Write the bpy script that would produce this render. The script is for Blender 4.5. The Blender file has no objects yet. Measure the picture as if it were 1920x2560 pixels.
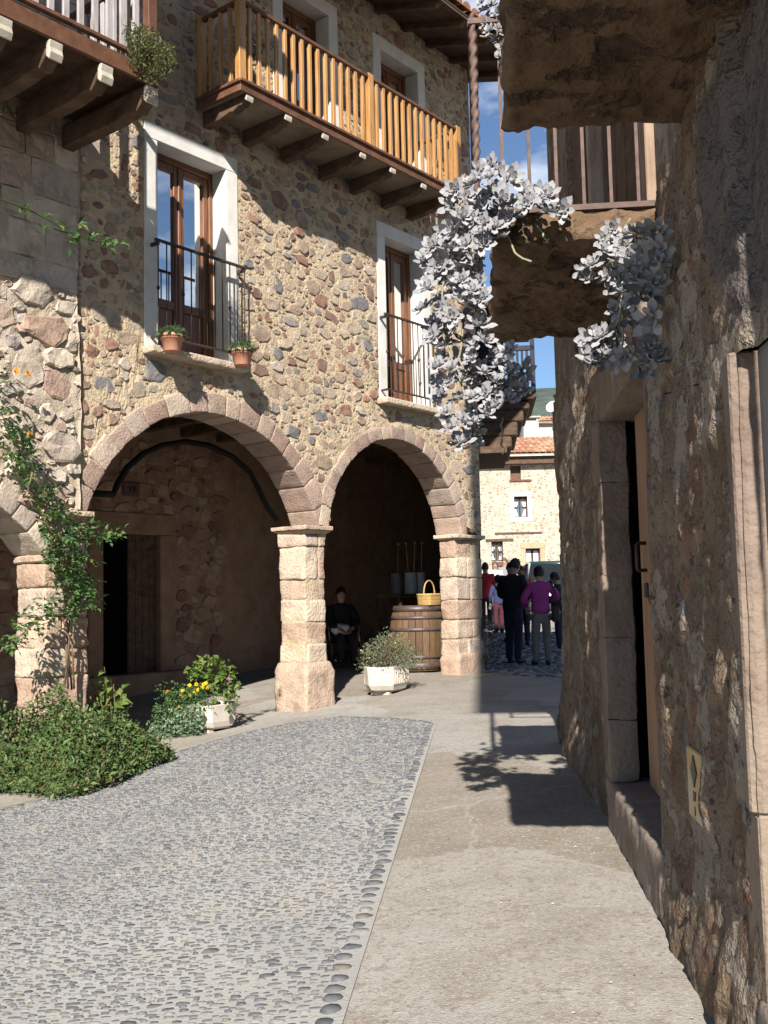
import bpy, bmesh, math, random
from mathutils import noise as NZ
import numpy as np
from mathutils import Vector, Matrix
sin, cos, pi, R = math.sin, math.cos, math.pi, math.radians
rnd = random.Random(7)
SC = bpy.context.scene
COL = SC.collection

# ---------------------------------------------------------------- camera
EYE = 1.2
FPX = 2600.0                      # focal length in photo pixels (1920 x 2560)
PITCH = math.atan(218/2600); ROLL = .022
fw = Vector((0, cos(PITCH), sin(PITCH))); u0 = Vector((0, -sin(PITCH), cos(PITCH))); r0 = Vector((1, 0, 0))
rt = r0*cos(ROLL) - u0*sin(ROLL); up = u0*cos(ROLL) + r0*sin(ROLL)
cam = bpy.data.cameras.new('camera'); co = bpy.data.objects.new('camera', cam); COL.objects.link(co)
m = Matrix((rt, up, -fw)).transposed().to_4x4(); m.translation = (0, 0, EYE); co.matrix_world = m
cam.sensor_fit = 'VERTICAL'; cam.sensor_height = 36; cam.lens = 36*FPX/2560
cam.clip_start = .05; cam.clip_end = 6000
SC.camera = co

# ---------------------------------------------------------------- light
SUN_AZ, SUN_EL = R(5.6), R(34.8)
tdir = Vector((sin(SUN_AZ)*cos(SUN_EL), cos(SUN_AZ)*cos(SUN_EL), -sin(SUN_EL)))
sl = bpy.data.lights.new('sun', 'SUN'); sl.energy = 5.0; sl.angle = R(.5); sl.color = (1, .955, .885)
so = bpy.data.objects.new('sun', sl); COL.objects.link(so); so.rotation_euler = tdir.to_track_quat('-Z', 'Y').to_euler(); so.location = (0, -20, 20)
W = bpy.data.worlds.new('World'); SC.world = W; W.use_nodes = True
nt = W.node_tree; nt.nodes.clear(); N = nt.nodes.new; L = nt.links.new
sky = N('ShaderNodeTexSky'); sky.sky_type = 'NISHITA'; sky.sun_disc = False
sky.sun_elevation = SUN_EL; sky.sun_rotation = pi + SUN_AZ; sky.altitude = 600; sky.air_density = 1.0; sky.dust_density = .15; sky.ozone_density = 4.0
tc = N('ShaderNodeTexCoord'); mp = N('ShaderNodeMapping'); mp.inputs['Scale'].default_value = (1, 1, 2.6); mp.inputs['Location'].default_value = (.55, 0, .12)
no = N('ShaderNodeTexNoise'); no.inputs['Scale'].default_value = 3.2; no.inputs['Detail'].default_value = 9; no.inputs['Roughness'].default_value = .55
cr = N('ShaderNodeValToRGB'); cr.color_ramp.elements[0].position = .56; cr.color_ramp.elements[1].position = .76
mx = N('ShaderNodeMix'); mx.data_type = 'RGBA'; mx.inputs[7].default_value = (10.5, 10.8, 11.2, 1)
bg = N('ShaderNodeBackground'); bg.inputs['Strength'].default_value = .07; out = N('ShaderNodeOutputWorld')
L(tc.outputs['Generated'], mp.inputs[0]); L(mp.outputs[0], no.inputs['Vector']); L(no.outputs['Fac'], cr.inputs[0])
L(cr.outputs['Color'], mx.inputs[0]); L(sky.outputs[0], mx.inputs[6]); L(mx.outputs[2], bg.inputs['Color']); L(bg.outputs[0], out.inputs[0])
SC.view_settings.view_transform = 'Standard'; SC.view_settings.look = 'None'; SC.view_settings.gamma = 1
SC.view_settings.exposure = .92
SC.render.engine = 'CYCLES'; SC.cycles.max_bounces = 6; SC.cycles.diffuse_bounces = 1; SC.cycles.use_denoising = True

# ---------------------------------------------------------------- frames: photo directions fix how the two walls run
AZ_A, AZ_B = R(38.3), R(5.3)
dA = Vector((sin(AZ_A), cos(AZ_A), 0)); nA = Vector((cos(AZ_A), -sin(AZ_A), 0)); PA = Vector((1.05, 15.6, 0))
dB = Vector((sin(AZ_B), cos(AZ_B), 0)); nB = Vector((-cos(AZ_B), sin(AZ_B), 0)); PB = Vector((1.18, 5.69, 0)) - dB*5.69
ZV = Vector((0, 0, 1))
def FA(u, w, z): return PA + dA*u + nA*w + ZV*z          # facade of the arcade house: along, out, up
def FB(s, w, z): return PB + dB*s + nB*w + ZV*z          # wall on the right: along, out, up
def FW(x, y, z): return Vector((x, y, z))
def ray(x, y):
    x *= 1920/1659; y *= 1920/1659
    return fw + rt*((x-960)/FPX) - up*((y-1280)/FPX)
def onA(x, y, w=0):
    d = ray(x, y); t = (PA + nA*w - Vector((0, 0, EYE))).dot(nA)/d.dot(nA); p = Vector((0, 0, EYE)) + d*t
    q = p - PA; return q.dot(dA), w, q.z
def atA(x, y, w=0): return FA(*onA(x, y, w))
def onB(x, y, s):                                         # plane across the right wall at distance s
    d = ray(x, y); t = (PB + dB*s - Vector((0, 0, EYE))).dot(dB)/d.dot(dB); return Vector((0, 0, EYE)) + d*t
def atY(x, y, Y):
    d = ray(x, y); return Vector((0, 0, EYE)) + d*(Y/d.y)
def g(x, y):                                              # ground height
    z = 0.0
    if y > 12.5: z += .016*(min(y, 18)-12.5)
    if y > 18: z += .034*(min(y, 45)-18)
    if y > 45: z += .01*(y-45)
    if x < .5: z += max(-.42, .085*(x-.5) + .03*math.exp(-((x-.5)/.8)**2) - .03)
    w = (x-PA.x)*nA.x + (y-PA.y)*nA.y; u = (x-PA.x)*dA.x + (y-PA.y)*dA.y      # the arcade floor rises inwards
    if w < -.4 and u < 6: z += .09*min(3, -w-.4)*min(1, max(0, (-w*1.5+.9-u)/1.0))
    return z
def onG(x, y, dz=0):
    d = ray(x, y); t = 1.0
    p = Vector((0, 0, EYE))
    for _ in range(60):
        t = (g(p.x, p.y)+dz-EYE)/d.z; p = Vector((0, 0, EYE)) + d*t
    return p

# ---------------------------------------------------------------- objects, labels
ORG = {}
def tag(o, label=None, cat=None, group=None, kind=None):
    if label: o['label'] = label
    if cat: o['category'] = cat
    if group: o['group'] = group
    if kind: o['kind'] = kind
    return o
def thing(name, loc, label, cat, group=None):
    o = bpy.data.objects.new(name, None); COL.objects.link(o); o.location = loc; o.empty_display_size = .2
    ORG[o.name] = Vector(loc); tag(o, label, cat, group); return o
def copy_at(o, off, parent=None):                          # a copy of a part, moved
    c = o.copy(); COL.objects.link(c); c.parent = parent if parent else o.parent; c.location = o.location + Vector(off)
    ORG[c.name] = ORG[o.name]
    return c
def copy_tree(o, parent=None):
    c = o.copy(); COL.objects.link(c); ORG[c.name] = ORG.get(o.name, Vector())
    if parent: c.parent = parent
    for ch in [x for x in bpy.data.objects if x.parent == o]: copy_tree(ch, c)
    return c

class MB:
    def __init__(s): s.v = []; s.f = []; s.m = []; s.sm = []
    def add(s, vs, fs, mi=0, smooth=False):
        b = len(s.v); s.v += [tuple(p) for p in vs]
        for f in fs: s.f.append([b+i for i in f]); s.m.append(mi); s.sm.append(smooth)
    def box(s, F, a, b, mi=0, jit=0):
        (x0, y0, z0), (x1, y1, z1) = a, b
        j = (lambda: rnd.uniform(-jit, jit)) if jit else (lambda: 0)
        vs = [F(x+j(), y+j(), z+j()) for z in (z0, z1) for (x, y) in ((x0, y0), (x1, y0), (x1, y1), (x0, y1))]
        s.add(vs, [(0,3,2,1), (4,5,6,7), (0,1,5,4), (1,2,6,5), (2,3,7,6), (3,0,4,7)], mi)
    def prism(s, bot, top, mi=0, smooth=False):
        n = len(bot); s.add(list(bot)+list(top), [tuple(reversed(range(n))), tuple(range(n, 2*n))] + [(i, (i+1) % n, n+(i+1) % n, n+i) for i in range(n)], mi, smooth)
    def tube(s, pts, r, n=8, mi=0, caps=True):
        pts = [Vector(p) for p in pts]; k = len(pts); rr = r if isinstance(r, (list, tuple)) else [r]*k
        vs = []; ref = None
        for i, p in enumerate(pts):
            t = (pts[min(i+1, k-1)] - pts[max(i-1, 0)]).normalized()
            if ref is None: ref = t.orthogonal().normalized()
            ref = (ref - t*ref.dot(t)).normalized(); b = t.cross(ref)
            for a in range(n): an = 2*pi*a/n; vs.append(p + (ref*cos(an) + b*sin(an))*rr[i])
        fs = [(i*n+a, i*n+(a+1) % n, (i+1)*n+(a+1) % n, (i+1)*n+a) for i in range(k-1) for a in range(n)]
        if caps: fs += [tuple(reversed(range(n))), tuple((k-1)*n+a for a in range(n))]
        s.add(vs, fs, mi, True)
    def bar(s, a, b, wx, wy, side=None, mi=0):                # rectangular bar between two points
        a = Vector(a); b = Vector(b); t = (b-a).normalized(); x = Vector(side) if side else t.orthogonal(); x = (x - t*x.dot(t)).normalized(); y = t.cross(x)
        q = [x*wx/2+y*wy/2, -x*wx/2+y*wy/2, -x*wx/2-y*wy/2, x*wx/2-y*wy/2]
        s.prism([a+d for d in reversed(q)], [b+d for d in reversed(q)], mi)
    def lathe(s, c, prof, n=24, mi=0, cap=True):
        c = Vector(c); vs = [c + Vector((r*cos(2*pi*a/n), r*sin(2*pi*a/n), z)) for r, z in prof for a in range(n)]; k = len(prof)
        fs = [(i*n+a, i*n+(a+1) % n, (i+1)*n+(a+1) % n, (i+1)*n+a) for i in range(k-1) for a in range(n)]
        if cap: fs += [tuple(reversed(range(n))), tuple((k-1)*n+a for a in range(n))]
        s.add(vs, fs, mi, True)
    def ball(s, c, rx, ry, rz, n=12, k=8, mi=0, ax=None):
        c = Vector(c); ax = ax or (Vector((1,0,0)), Vector((0,1,0)), ZV); vs = []
        for i in range(k+1):
            th = pi*i/k
            for a in range(n): vs.append(c + ax[0]*(rx*sin(th)*cos(2*pi*a/n)) + ax[1]*(ry*sin(th)*sin(2*pi*a/n)) + ax[2]*(-rz*cos(th)))
        s.add(vs, [(i*n+a, i*n+(a+1) % n, (i+1)*n+(a+1) % n, (i+1)*n+a) for i in range(k) for a in range(n)], mi, True)
    def build(s, name, mat, parent=None, bevel=0, seg=1):
        mats = mat if isinstance(mat, (list, tuple)) else [mat]
        me = bpy.data.meshes.new(name)
        if parent is not None: org = ORG[parent.name]
        else: org = Vector(np.mean(np.array(s.v), axis=0)); org.z = min(p[2] for p in s.v)
        vs = np.array(s.v, dtype=float) - np.array(org)
        me.from_pydata(vs.tolist(), [], s.f)
        for q in mats: me.materials.append(q)
        me.polygons.foreach_set('material_index', s.m); me.polygons.foreach_set('use_smooth', s.sm); me.update()
        o = bpy.data.objects.new(name, me); COL.objects.link(o); ORG[o.name] = org
        if parent is not None: o.parent = parent
        else: o.location = org
        if bevel:
            b = o.modifiers.new('b', 'BEVEL'); b.width = bevel; b.segments = seg; b.limit_method = 'ANGLE'; b.angle_limit = R(40)
        return o

# ---------------------------------------------------------------- materials
def mat(name, cols, scale=4, rough=.85, bump=.3, bscale=60, bdist=.01, island=None, metal=0, detail=8, pos=None, stretch=None, spec=.3, extra=None, crack=None, trans=0, coat=0):
    """cols: noise ramp; island: ramp by random per island, multiplied by the noise tone"""
    ma = bpy.data.materials.new(name); ma.use_nodes = True; t = ma.node_tree; t.nodes.clear(); N = t.nodes.new; L = t.links.new
    out = N('ShaderNodeOutputMaterial'); b = N('ShaderNodeBsdfPrincipled'); L(b.outputs[0], out.inputs[0])
    b.inputs['Roughness'].default_value = rough; b.inputs['Metallic'].default_value = metal; b.inputs['Specular IOR Level'].default_value = spec
    if coat: b.inputs['Coat Weight'].default_value = coat
    tc = N('ShaderNodeTexCoord'); vec = tc.outputs['Object']
    if stretch:
        mp = N('ShaderNodeMapping'); L(vec, mp.inputs[0]); vec = mp.outputs[0]
        mp.inputs['Scale'].default_value = stretch[:3]
        if len(stretch) > 3: mp.inputs['Rotation'].default_value = (0, 0, stretch[3])
    n1 = N('ShaderNodeTexNoise'); n1.inputs['Scale'].default_value = scale; n1.inputs['Detail'].default_value = detail; n1.inputs['Roughness'].default_value = .62; L(vec, n1.inputs['Vector'])
    def ramp(cs, lo=.3, hi=.7, const=False):
        r = N('ShaderNodeValToRGB'); e = r.color_ramp.elements
        while len(e) < len(cs): e.new(.5)
        for i, c in enumerate(cs):
            e[i].position = (pos[i] if pos and not const else (i/len(cs) if const else lo + (hi-lo)*i/max(1, len(cs)-1))); e[i].color = (*c, 1)
        if const: r.color_ramp.interpolation = 'CONSTANT'
        return r
    r1 = ramp(cols); L(n1.outputs['Fac'], r1.inputs[0]); colr = r1.outputs[0]
    if island:
        ge = N('ShaderNodeNewGeometry'); r2 = ramp(island, const=True); L(ge.outputs['Random Per Island'], r2.inputs[0])
        mx = N('ShaderNodeMix'); mx.data_type = 'RGBA'; mx.blend_type = 'MULTIPLY'; mx.inputs[0].default_value = 1
        L(r2.outputs[0], mx.inputs[6]); L(colr, mx.inputs[7]); colr = mx.outputs[2]
    n2 = N('ShaderNodeTexNoise'); n2.inputs['Scale'].default_value = bscale; n2.inputs['Detail'].default_value = 5; L(vec, n2.inputs['Vector'])
    h = n2.outputs['Fac']
    if extra: colr, h = extra(t, N, L, vec, colr, h, b)
    L(colr, b.inputs['Base Color'])
    if bump:
        bu = N('ShaderNodeBump'); bu.inputs['Strength'].default_value = bump; bu.inputs['Distance'].default_value = bdist; L(h, bu.inputs['Height']); L(bu.outputs[0], b.inputs['Normal'])
    if trans:
        tr = N('ShaderNodeBsdfTranslucent'); L(colr, tr.inputs[0]); ms = N('ShaderNodeMixShader'); ms.inputs[0].default_value = trans
        L(b.outputs[0], ms.inputs[1]); L(tr.outputs[0], ms.inputs[2]); L(ms.outputs[0], out.inputs[0])
    return ma
def spots(scale, lo, hi, col, amt=1, hgt=0, metric_scale=None):
    """a layer of patches of another colour where a second noise is high (stains, bare stone)"""
    def fn(t, N, L, vec, colr, h, b):
        n = N('ShaderNodeTexNoise'); n.inputs['Scale'].default_value = scale; n.inputs['Detail'].default_value = 6; n.inputs['Roughness'].default_value = .6
        if metric_scale:
            mp = N('ShaderNodeMapping'); mp.inputs['Scale'].default_value = metric_scale; mp.inputs['Location'].default_value = (3, 1, 7); L(vec, mp.inputs[0]); vec = mp.outputs[0]
        L(vec, n.inputs['Vector'])
        mr = N('ShaderNodeMapRange'); mr.inputs[1].default_value = lo; mr.inputs[2].default_value = hi; mr.inputs[4].default_value = amt; L(n.outputs['Fac'], mr.inputs[0])
        mx = N('ShaderNodeMix'); mx.data_type = 'RGBA'; L(mr.outputs[0], mx.inputs[0]); L(colr, mx.inputs[6]); mx.inputs[7].default_value = (*col, 1)
        if hgt:
            ma = N('ShaderNodeMath'); ma.operation = 'MULTIPLY_ADD'; L(mr.outputs[0], ma.inputs[0]); ma.inputs[1].default_value = hgt; L(h, ma.inputs[2]); h = ma.outputs[0]
        return mx.outputs[2], h
    return fn
def chain(*fns):
    def fn(t, N, L, vec, colr, h, b):
        for f in fns: colr, h = f(t, N, L, vec, colr, h, b)
        return colr, h
    return fn
def voro_stones(scale, cols, mort=.06, hgt=1.5, stretch=(1, 1, 1.5)):
    """stones set in mortar: Voronoi cells, each with a tone of its own"""
    def fn(t, N, L, vec, colr, h, b):
        nz = N('ShaderNodeTexNoise'); nz.inputs['Scale'].default_value = 3; L(vec, nz.inputs['Vector'])
        mp = N('ShaderNodeMapping'); mp.inputs['Scale'].default_value = stretch
        ad = N('ShaderNodeMix'); ad.data_type = 'RGBA'; ad.blend_type = 'ADD'; ad.inputs[0].default_value = .12; L(vec, ad.inputs[6]); L(nz.outputs['Color'], ad.inputs[7]); L(ad.outputs[2], mp.inputs[0])
        v = N('ShaderNodeTexVoronoi'); v.inputs['Scale'].default_value = scale; L(mp.outputs[0], v.inputs['Vector'])
        e = N('ShaderNodeTexVoronoi'); e.feature = 'DISTANCE_TO_EDGE'; e.inputs['Scale'].default_value = scale; L(mp.outputs[0], e.inputs['Vector'])
        r = N('ShaderNodeValToRGB'); r.color_ramp.interpolation = 'CONSTANT'; el = r.color_ramp.elements
        while len(el) < len(cols): el.new(.5)
        for i, c in enumerate(cols): el[i].position = i/len(cols); el[i].color = (*c, 1)
        sp = N('ShaderNodeSeparateColor'); L(v.outputs['Color'], sp.inputs[0]); L(sp.outputs[0], r.inputs[0])
        mr = N('ShaderNodeMapRange'); mr.inputs[1].default_value = mort*.6; mr.inputs[2].default_value = mort*1.6; L(e.outputs['Distance'], mr.inputs[0])
        mx = N('ShaderNodeMix'); mx.data_type = 'RGBA'; L(mr.outputs[0], mx.inputs[0]); L(colr, mx.inputs[6]); L(r.outputs[0], mx.inputs[7])
        m2 = N('ShaderNodeMapRange'); m2.inputs[1].default_value = mort*.4; m2.inputs[2].default_value = mort*3; L(e.outputs['Distance'], m2.inputs[0])
        ma = N('ShaderNodeMath'); ma.operation = 'MULTIPLY_ADD'; L(m2.outputs[0], ma.inputs[0]); ma.inputs[1].default_value = hgt; L(h, ma.inputs[2])
        return mx.outputs[2], ma.outputs[0]
    return fn
def masked(fn0, scale, lo, hi):
    def fn(t, N, L, vec, colr, h, b):
        c2, h2 = fn0(t, N, L, vec, colr, h, b)
        n = N('ShaderNodeTexNoise'); n.inputs['Scale'].default_value = scale; n.inputs['Detail'].default_value = 7; L(vec, n.inputs['Vector'])
        mr = N('ShaderNodeMapRange'); mr.inputs[1].default_value = lo; mr.inputs[2].default_value = hi; L(n.outputs['Fac'], mr.inputs[0])
        mx = N('ShaderNodeMix'); mx.data_type = 'RGBA'; L(mr.outputs[0], mx.inputs[0]); L(colr, mx.inputs[6]); L(c2, mx.inputs[7])
        m2 = N('ShaderNodeMix'); m2.data_type = 'FLOAT'; L(mr.outputs[0], m2.inputs[0]); L(h, m2.inputs[2]); L(h2, m2.inputs[3])
        return mx.outputs[2], m2.outputs[0]
    return fn
G1 = [(.62,)*3, (1,)*3, (1.3,)*3]
STONES0 = [(.30,.19,.13), (.36,.25,.17), (.24,.12,.085), (.38,.29,.20), (.30,.22,.155), (.22,.19,.17), (.42,.33,.23), (.29,.20,.15), (.33,.17,.11), (.18,.17,.17), (.40,.32,.24), (.35,.25,.18), (.45,.39,.31)]
STONES = [(.36,.275,.20), (.38,.295,.22), (.27,.155,.115), (.39,.315,.235), (.31,.235,.17), (.27,.235,.205), (.40,.32,.24), (.31,.205,.155), (.34,.255,.195), (.20,.185,.18), (.37,.30,.23), (.33,.245,.185), (.43,.37,.30), (.35,.27,.20), (.29,.17,.125), (.38,.30,.23), (.22,.14,.11)]
M_mortar = mat('sandy_mortar', [(.39,.30,.195), (.49,.385,.255), (.55,.445,.305)], 3, .95, 1.0, 30, .02, extra=chain(spots(1.3, .5, .75, (.42,.31,.22), .6), spots(28, .6, .7, (.33,.23,.16), .5)))
M_stone = mat('rubble_stone', [(.6,.58,.56), (1,1,1), (1.3,1.26,1.2)], 9, .92, .8, 38, .012, island=STONES)
M_vouss = mat('arch_stone', [(.66,.65,.65), (.92,.92,.92), (1.06,1.05,1.04)], 6, .9, .9, 40, .014, island=[(.38,.285,.22), (.46,.35,.265), (.34,.235,.185), (.50,.40,.31), (.41,.295,.235), (.44,.35,.28), (.36,.26,.21)])
M_pier = mat('pier_stone', [(.62,.58,.55), (1,1,1), (1.2,1.17,1.12)], 5, .92, 1.0, 30, .02, island=[(.47,.36,.265), (.42,.29,.215), (.53,.43,.325), (.47,.37,.295), (.40,.28,.205), (.54,.45,.36), (.44,.325,.245)], extra=chain(spots(2.5, .54, .70, (.36,.28,.21), .6), spots(26, .62, .70, (.24,.18,.14), .6)))
M_block = mat('grey_block_stone', [(.65,.63,.62), (1,1,1), (1.2,1.17,1.13)], 5, .93, .8, 30, .015, island=[(.44,.37,.30), (.47,.40,.33), (.40,.33,.27), (.37,.28,.22), (.43,.36,.29), (.49,.41,.32), (.36,.25,.19), (.42,.37,.33)])
M_plaster = mat('white_plaster', [(.56,.535,.49), (.66,.635,.595), (.70,.68,.64)], 3, .9, .35, 50, .006, extra=chain(spots(1.6, .54, .72, (.50,.46,.40), .6), spots(14, .62, .72, (.52,.47,.40), .4)))
M_wood_n = mat('varnished_wood', [(.33,.155,.045), (.47,.25,.085), (.56,.33,.13)], 5, .38, .15, 60, .003, stretch=(6, 6, .6), spec=.5, island=[(1,1,1), (.85,.82,.78), (1.06,1.04,1), (.94,.9,.88)])
M_wood_d = mat('dark_old_wood', [(.055,.033,.022), (.10,.06,.038), (.15,.095,.06)], 4, .8, .5, 50, .006, stretch=(1.5, 1.5, 3))
M_wood_b = mat('reddish_brown_wood', [(.085,.04,.022), (.13,.06,.034), (.17,.085,.05)], 4, .6, .3, 60, .004, stretch=(2, 2, 2))
M_wood_g = mat('greyed_painted_wood', [(.30,.27,.27), (.42,.39,.39), (.20,.13,.10)], 3, .7, .3, 60, .004, stretch=(5, 5, .7))
M_door = mat('brown_door_frame', [(.11,.042,.018), (.18,.07,.026), (.23,.095,.035)], 4, .35, .1, 60, .003, stretch=(8, 8, .8), spec=.5)
M_iron = mat('dark_iron', [(.035,.028,.026), (.06,.045,.04), (.09,.06,.045)], 20, .6, .2, 120, .002, metal=.3)
M_rust = mat('rusty_iron', [(.07,.048,.042), (.12,.078,.064), (.18,.105,.08)], 18, .7, .4, 120, .003, metal=.1)
M_endg = mat('bleached_end_grain', [(.36,.31,.24), (.46,.41,.33), (.52,.47,.39)], 8, .9, .4, 60, .004)
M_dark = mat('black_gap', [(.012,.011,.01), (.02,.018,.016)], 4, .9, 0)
def glass(name, col, refl=.38):
    ma = bpy.data.materials.new(name); ma.use_nodes = True; t = ma.node_tree; b = t.nodes['Principled BSDF']; b.inputs['Base Color'].default_value = (*col, 1); b.inputs['Roughness'].default_value = .2
    gl = t.nodes.new('ShaderNodeBsdfGlossy'); gl.inputs['Roughness'].default_value = .015; ms = t.nodes.new('ShaderNodeMixShader'); fr = t.nodes.new('ShaderNodeFresnel'); fr.inputs['IOR'].default_value = 1.5
    ad = t.nodes.new('ShaderNodeMath'); ad.operation = 'ADD'; ad.inputs[1].default_value = refl; ad.use_clamp = True
    t.links.new(fr.outputs[0], ad.inputs[0]); t.links.new(ad.outputs[0], ms.inputs[0]); t.links.new(b.outputs[0], ms.inputs[1]); t.links.new(gl.outputs[0], ms.inputs[2]); t.links.new(ms.outputs[0], t.nodes['Material Output'].inputs[0])
    return ma
M_glass = glass('window_glass', (.02,.022,.028))

def roughen(o, bev=.02, res=.06, amp=.008, freq=9, fine=.5):
    """wear a block: round its edges, cut it finer and push the surface about"""
    org = ORG[o.name]; bm = bmesh.new(); bm.from_mesh(o.data)
    bmesh.ops.remove_doubles(bm, verts=bm.verts[:], dist=.0002)
    if bev:
        ed = [e for e in bm.edges if len(e.link_faces) == 2 and e.calc_face_angle(0) > .6]
        bmesh.ops.bevel(bm, geom=ed, offset=bev, segments=2, affect='EDGES', clamp_overlap=True, profile=.6)
    for _ in range(5):
        lg = [e for e in bm.edges if e.calc_length() > res]
        if not lg: break
        bmesh.ops.subdivide_edges(bm, edges=lg, cuts=1, use_grid_fill=True)
        bmesh.ops.triangulate(bm, faces=[f for f in bm.faces if len(f.verts) > 4])
    bm.normal_update()
    for v in bm.verts:
        p = (v.co+org)*freq
        d = NZ.noise_vector(p)*amp*.6 + v.normal*(NZ.noise(p*.8+Vector((5, 5, 5)))*amp*.9 + NZ.noise(p*3.1)*amp*fine)
        v.co += d
    for f in bm.faces: f.smooth = True
    bm.to_mesh(o.data); bm.free(); return o

def join_into(o, o2):
    """merge the second mesh into the first (same parent, same origin)"""
    bm = bmesh.new(); bm.from_mesh(o.data); k = len(o.data.materials)
    for m_ in o2.data.materials: o.data.materials.append(m_)
    n = len(bm.faces); bm.from_mesh(o2.data); bm.faces.ensure_lookup_table()
    for f in bm.faces[n:]: f.material_index += k
    bm.to_mesh(o.data); bm.free(); me = o2.data; bpy.data.objects.remove(o2); bpy.data.meshes.remove(me); return o
# ---------------------------------------------------------------- ground
def flags(scale, col, wid):
    def fn(t, N, L, vec, colr, h, b):
        nz = N('ShaderNodeTexNoise'); nz.inputs['Scale'].default_value = 1.6; nz.inputs['Detail'].default_value = 6; L(vec, nz.inputs['Vector'])
        ad = N('ShaderNodeMix'); ad.data_type = 'RGBA'; ad.blend_type = 'ADD'; ad.inputs[0].default_value = .75; L(vec, ad.inputs[6]); L(nz.outputs['Color'], ad.inputs[7])
        e = N('ShaderNodeTexVoronoi'); e.feature = 'DISTANCE_TO_EDGE'; e.inputs['Scale'].default_value = scale; L(ad.outputs[2], e.inputs['Vector'])
        mr = N('ShaderNodeMapRange'); mr.inputs[1].default_value = wid; mr.inputs[2].default_value = wid*2.2; mr.inputs[3].default_value = .75; mr.inputs[4].default_value = 0; L(e.outputs['Distance'], mr.inputs[0])
        mx = N('ShaderNodeMix'); mx.data_type = 'RGBA'; L(mr.outputs[0], mx.inputs[0]); L(colr, mx.inputs[6]); mx.inputs[7].default_value = (*col, 1)
        vc = N('ShaderNodeTexVoronoi'); vc.inputs['Scale'].default_value = scale; L(ad.outputs[2], vc.inputs['Vector']); sp = N('ShaderNodeSeparateColor'); L(vc.outputs['Color'], sp.inputs[0])
        r = N('ShaderNodeValToRGB'); el = r.color_ramp.elements; el[0].color = (.62,.52,.40,1); el[1].color = (1.1,1.1,1.1,1); el[0].position = .1; el[1].position = .75; L(sp.outputs[0], r.inputs[0])
        ml = N('ShaderNodeMix'); ml.data_type = 'RGBA'; ml.blend_type = 'MULTIPLY'; ml.inputs[0].default_value = .55; L(colr, ml.inputs[6]); L(r.outputs[0], ml.inputs[7]); L(ml.outputs[2], mx.inputs[6])
        return mx.outputs[2], h
    return fn
M_pave = mat('worn_pavement', [(.265,.243,.212), (.325,.302,.27), (.365,.345,.318)], 2.2, .95, .8, 110, .006, detail=14,
             extra=chain(spots(1.1, .48, .60, (.37,.355,.335), .8), spots(.55, .52, .62, (.29,.235,.165), .5), flags(.62, (.335,.32,.29), .006), spots(14, .53, .64, (.22,.168,.112), .5), spots(26, .57, .63, (.42,.39,.34), .5), spots(32, .60, .66, (.16,.12,.085), .6), spots(45, .54, .64, (.20,.145,.09), .6), spots(70, .57, .63, (.46,.43,.38), .65), spots(110, .60, .66, (.17,.135,.10), .7), spots(60, .70, .72, (.75,.73,.70), .8)))
M_conc = mat('cobble_mortar', [(.275,.265,.248), (.335,.325,.305), (.38,.37,.35)], 1.2, .9, .8, 70, .006, detail=10, extra=chain(spots(2.2, .52, .68, (.40,.355,.29), .5), spots(110, .62, .7, (.25,.25,.25), .5)))
M_peb = mat('river_pebble', [(.7,.7,.7), (1,1,1), (1.25,1.25,1.25)], 25, .6, .4, 140, .003, island=[(.085,.088,.095), (.13,.13,.13), (.07,.073,.08), (.17,.165,.155), (.11,.11,.115), (.11,.108,.105), (.19,.187,.18), (.095,.098,.105), (.13,.115,.10), (.10,.102,.11)], spec=.35)
M_earth = mat('far_ground', [(.30,.26,.2), (.38,.33,.26)], .3, .95, .3, 8, .03)
def sheet(name, xs, ys, dz, ma, keep=None):
    b = MB(); vs = [(x, y, g(x, y)+dz) for y in ys for x in xs]; n = len(xs)
    fs = []
    for j in range(len(ys)-1):
        for i in range(n-1):
            if keep is None or keep((xs[i]+xs[i+1])/2, (ys[j]+ys[j+1])/2): fs.append((j*n+i, j*n+i+1, (j+1)*n+i+1, (j+1)*n+i))
    b.add(vs, fs, 0, True); return b
xs = [-3000, -600, -150, -60, -30] + list(np.arange(-20, 20.1, .5)) + [30, 60, 150, 600, 3000]
ys = [-3000, -300, -60, -20] + list(np.arange(-8, 30.1, .5)) + list(range(32, 60, 2)) + [70, 90, 140, 300, 1000, 3000]
tag(sheet('ground', xs, ys, 0, M_pave).build('pavement', M_pave), kind='structure')
# slabs with mortar joints of the footway: thin raised flags along the right wall
# cobbled street: a polygon between the footway kerb line and the arcade
def inpoly(x, y, P):
    c = False; j = len(P)-1
    for i in range(len(P)):
        if (P[i][1] > y) != (P[j][1] > y) and x < (P[j][0]-P[i][0])*(y-P[i][1])/(P[j][1]-P[i][1])+P[i][0]: c = not c
        j = i
    return c
STREET = [onG(x, y).to_2d()[:] for (x, y) in ((942, 1566), (915, 1558), (840, 1552), (730, 1548), (640, 1560), (550, 1579), (480, 1597), (420, 1614), (340, 1638), (200, 1700), (0, 1752))]
kerb0 = onG(741, 2210).to_2d(); kerb1 = onG(942, 1566).to_2d(); kd = (kerb1-kerb0).normalized()
P_ = STREET + [(-9, 6.2), (-9, -4), tuple(kerb0 - kd*7)]
b = MB()
ptsb = []
for i in range(len(P_)):                                    # densify outline
    a, c = Vector(P_[i]), Vector(P_[(i+1) % len(P_)])
    k = max(1, int((c-a).length/.4)); ptsb += [a.lerp(c, q/k) for q in range(k)]
import bmesh
bm = bmesh.new(); ring = [bm.verts.new((p.x, p.y, 0)) for p in ptsb]
es = [bm.edges.new((ring[i], ring[(i+1) % len(ring)])) for i in range(len(ring))]
bmesh.ops.triangle_fill(bm, edges=es, use_beauty=True)
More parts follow.
